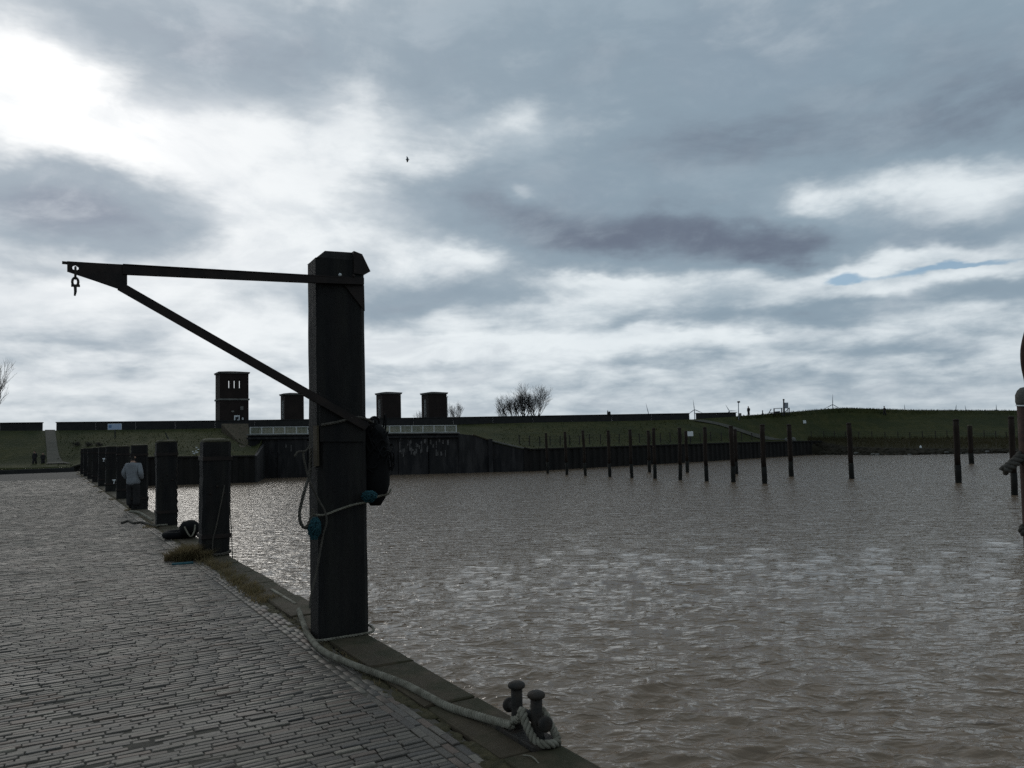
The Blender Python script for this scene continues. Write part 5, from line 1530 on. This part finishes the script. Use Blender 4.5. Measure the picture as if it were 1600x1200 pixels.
small_block('concrete_block', 1240, 689, 7, 6, 130.5, MT['concrete'], 'pale concrete block at the end of the grass path', 'block')
small_block('concrete_block', 1228, 689, 5, 5, 129.5, MT['concrete'], 'smaller concrete block left of the pale one at the path end', 'block')
small_block('plastic_can', 1438.5, 699, 3.2, 3, 121.6, MT['sign_white'], 'white plastic can washed up on the right mud bank', 'can')
for (px, s_, wp, lab) in ((120, 1.45, 7, 'low dark shrub on the left grass slope, nearest the path'), (139, 1.6, 6, 'low dark shrub on the left grass slope, second from the path'), (155, 1.7, 6, 'low dark shrub on the left grass slope, third from the path')):
    b = on_dike(px, s_); k = .075
    sb = empty('low_shrub', tuple(b), lab, 'shrub', 'low shrubs on the left slope')
    mb = MB()
    for i in range(160):
        v = Vector((random.gauss(0, .2), random.gauss(0, .2), abs(random.gauss(.15, .14)))) 
        e = Vector((random.gauss(0, .12), random.gauss(0, .12), random.uniform(.02, .18)))
        mb.tube([b + v, b + v + e], [.02, .008], 3, cap=False)
    mb.build('twigs', MT['bark'], sb, fix=False)
# leaning stake on the left slope
a, b = W(267, 694, 92), W(258, 676, 92)
tag(MB().tube([a, b], .06, 6).build('stake', MT['dark']), 'thin dark stake leaning left on the grass slope', 'stake')
# white chain on low posts at the ramp
chq = [W(px, py, dd) for px, py, dd in ((362, 698.5, 96), (369, 698.2, 95.6), (376, 698.6, 95.2), (383, 698.3, 94.8), (391, 699.2, 94.2))]
cf = empty('chain_fence', tuple(chq[0]), 'row of small white posts with a chain beside the ramp', 'fence')
for q in chq: MB().tube([q - Vector((0, 0, .5)), q + Vector((0, 0, .12))], .07, 6).build('short_post', MT['white'], cf)
MB().tube([q + Vector((0, 0, .04 - .12 * (i % 2))) for i, q in enumerate(resample(chq, .35))], .025, 5).build('chain', MT['white'], cf)
# scattered pale stones at the top of the left wall
for k in range(9):
    b = W(300 + random.uniform(0, 12), 702 + random.uniform(-2, 8), 86 + random.uniform(-.5, 1.5))
    mb = MB(); mb.lathe(b, [(.07, 0), (.1, .05), (.06, .12)], 6)
    mb.build('stone', MT['white'], dike)
# big stones along the mud bank
for k in range(60):
    px = random.uniform(1275, 1640); d_ = station_points(px)[0][4]; aw = (d_ - EYE); aw.z = 0; aw.normalize()
    t = random.random(); b = d_ - aw * (2.2 + 3.0 * t); z = WATER + .35 - .55 * t
    r = random.uniform(.12, .4)
    MB().lathe(Vector((b.x, b.y, z - .1)), [(r, 0), (r * 1.05, r * .35), (r * .6, r * .75)], 7).build('rubble_stone', MT['mud'] if random.random() < .6 else MT['concrete'], dike)
mb = MB()
for k in range(700):
    px = random.uniform(1275, 1660); d_ = station_points(px)[0][4]; aw = (d_ - EYE); aw.z = 0; aw.normalize()
    t = random.random(); b = d_ - aw * (.3 + 5.0 * t); z = d_.z + (WATER + .35 - d_.z) * min(1, (.3 + 5 * t) / 2.2) - max(0, (5 * t - 1.9)) * .15
    r = random.uniform(.06, .25)
    mb.lathe(Vector((b.x, b.y, z - .08)), [(r, 0), (r * 1.1, r * .4), (r * .5, r * .8)], 6)
o = mb.build('rubble', MT['mud'], fix=False); o['kind'] = 'stuff'
# reeds along the right bank
mb = MB()
for k in range(5200):
    px = random.uniform(1262, 1660); P_, _ = station_points(px); t = random.uniform(-.1, .55) if random.random() < .7 else random.uniform(.5, .98)
    b = P_[3].lerp(P_[4], max(0, t)); h = random.uniform(.25, .75)
    le = Vector((random.gauss(0, .15), random.gauss(0, .15), h))
    w = .03
    mb.add([b - R0 * w, b + R0 * w, b + le], [(0, 1, 2)])
o = mb.build('reed', MT['drygrass'], fix=False); o['kind'] = 'stuff'
mb = MB()
for k in range(6000):
    px = random.uniform(1150, 1660); P_, _ = station_points(px)
    b = P_[0].lerp(P_[1], random.uniform(-.05, .5)); h = random.uniform(.06, .26)
    mb.add([b - R0 * .04 - Vector((0, 0, .05)), b + R0 * .04 - Vector((0, 0, .05)), b + Vector((random.gauss(0, .06), random.gauss(0, .06), h))], [(0, 1, 2)])
for k in range(2500):
    px = random.uniform(90, 1080); P_, _ = station_points(px)
    b = P_[0].lerp(P_[4], random.random()) if px < 390 or px > 780 else P_[0]; h = random.uniform(.05, .2)
    mb.add([b - R0 * .05 - Vector((0, 0, .05)), b + R0 * .05 - Vector((0, 0, .05)), b + Vector((random.gauss(0, .06), random.gauss(0, .06), h))], [(0, 1, 2)])
o = mb.build('rough_grass', MT['grass'], fix=False); o['kind'] = 'stuff'

# ------------------------------------------------------------------ gull
dB = 52.0
g0 = W(636.2, 249.3, dB); k = dB / FPX
gull = empty('gull', tuple(g0), 'small dark gull flying against the clouds', 'bird')
def gp_(x, y, z=0.0): return W(636.2 + x, 249.3 + y, dB + z)
MB().tube([gp_(-2.2, .1), gp_(-1.2, .05), gp_(0, 0), gp_(1.4, .1), gp_(2.4, .2), gp_(3.4, .1)], [.015, .035, .06, .05, .025, .02], 8).build('body', MT['feather'], gull, True)
for s_, pts in ((-1, [(0.1, -.2), (.5, -1.6), (.1, -3.4), (-.7, -5.4)]), (1, [(0.1, .2), (.5, 1.6), (.3, 3.2), (-.1, 4.6)])):
    mb = MB(); cw = [.07, .065, .045, .008]
    for i, (x, y) in enumerate(pts):
        c = gp_(x, y, s_ * .0 + .12 * i); mb.v += [tuple(c - RGT * cw[i] + FWD * .006), tuple(c + RGT * cw[i] + FWD * .006), tuple(c + RGT * cw[i] - FWD * .006), tuple(c - RGT * cw[i] - FWD * .006)]
    for i in range(3):
        for j in range(4): mb.f.append((i * 4 + j, i * 4 + (j + 1) % 4, (i + 1) * 4 + (j + 1) % 4, (i + 1) * 4 + j))
    mb.f += [(0, 1, 2, 3), (12, 13, 14, 15)]
    mb.build('wing', MT['feather'], gull)
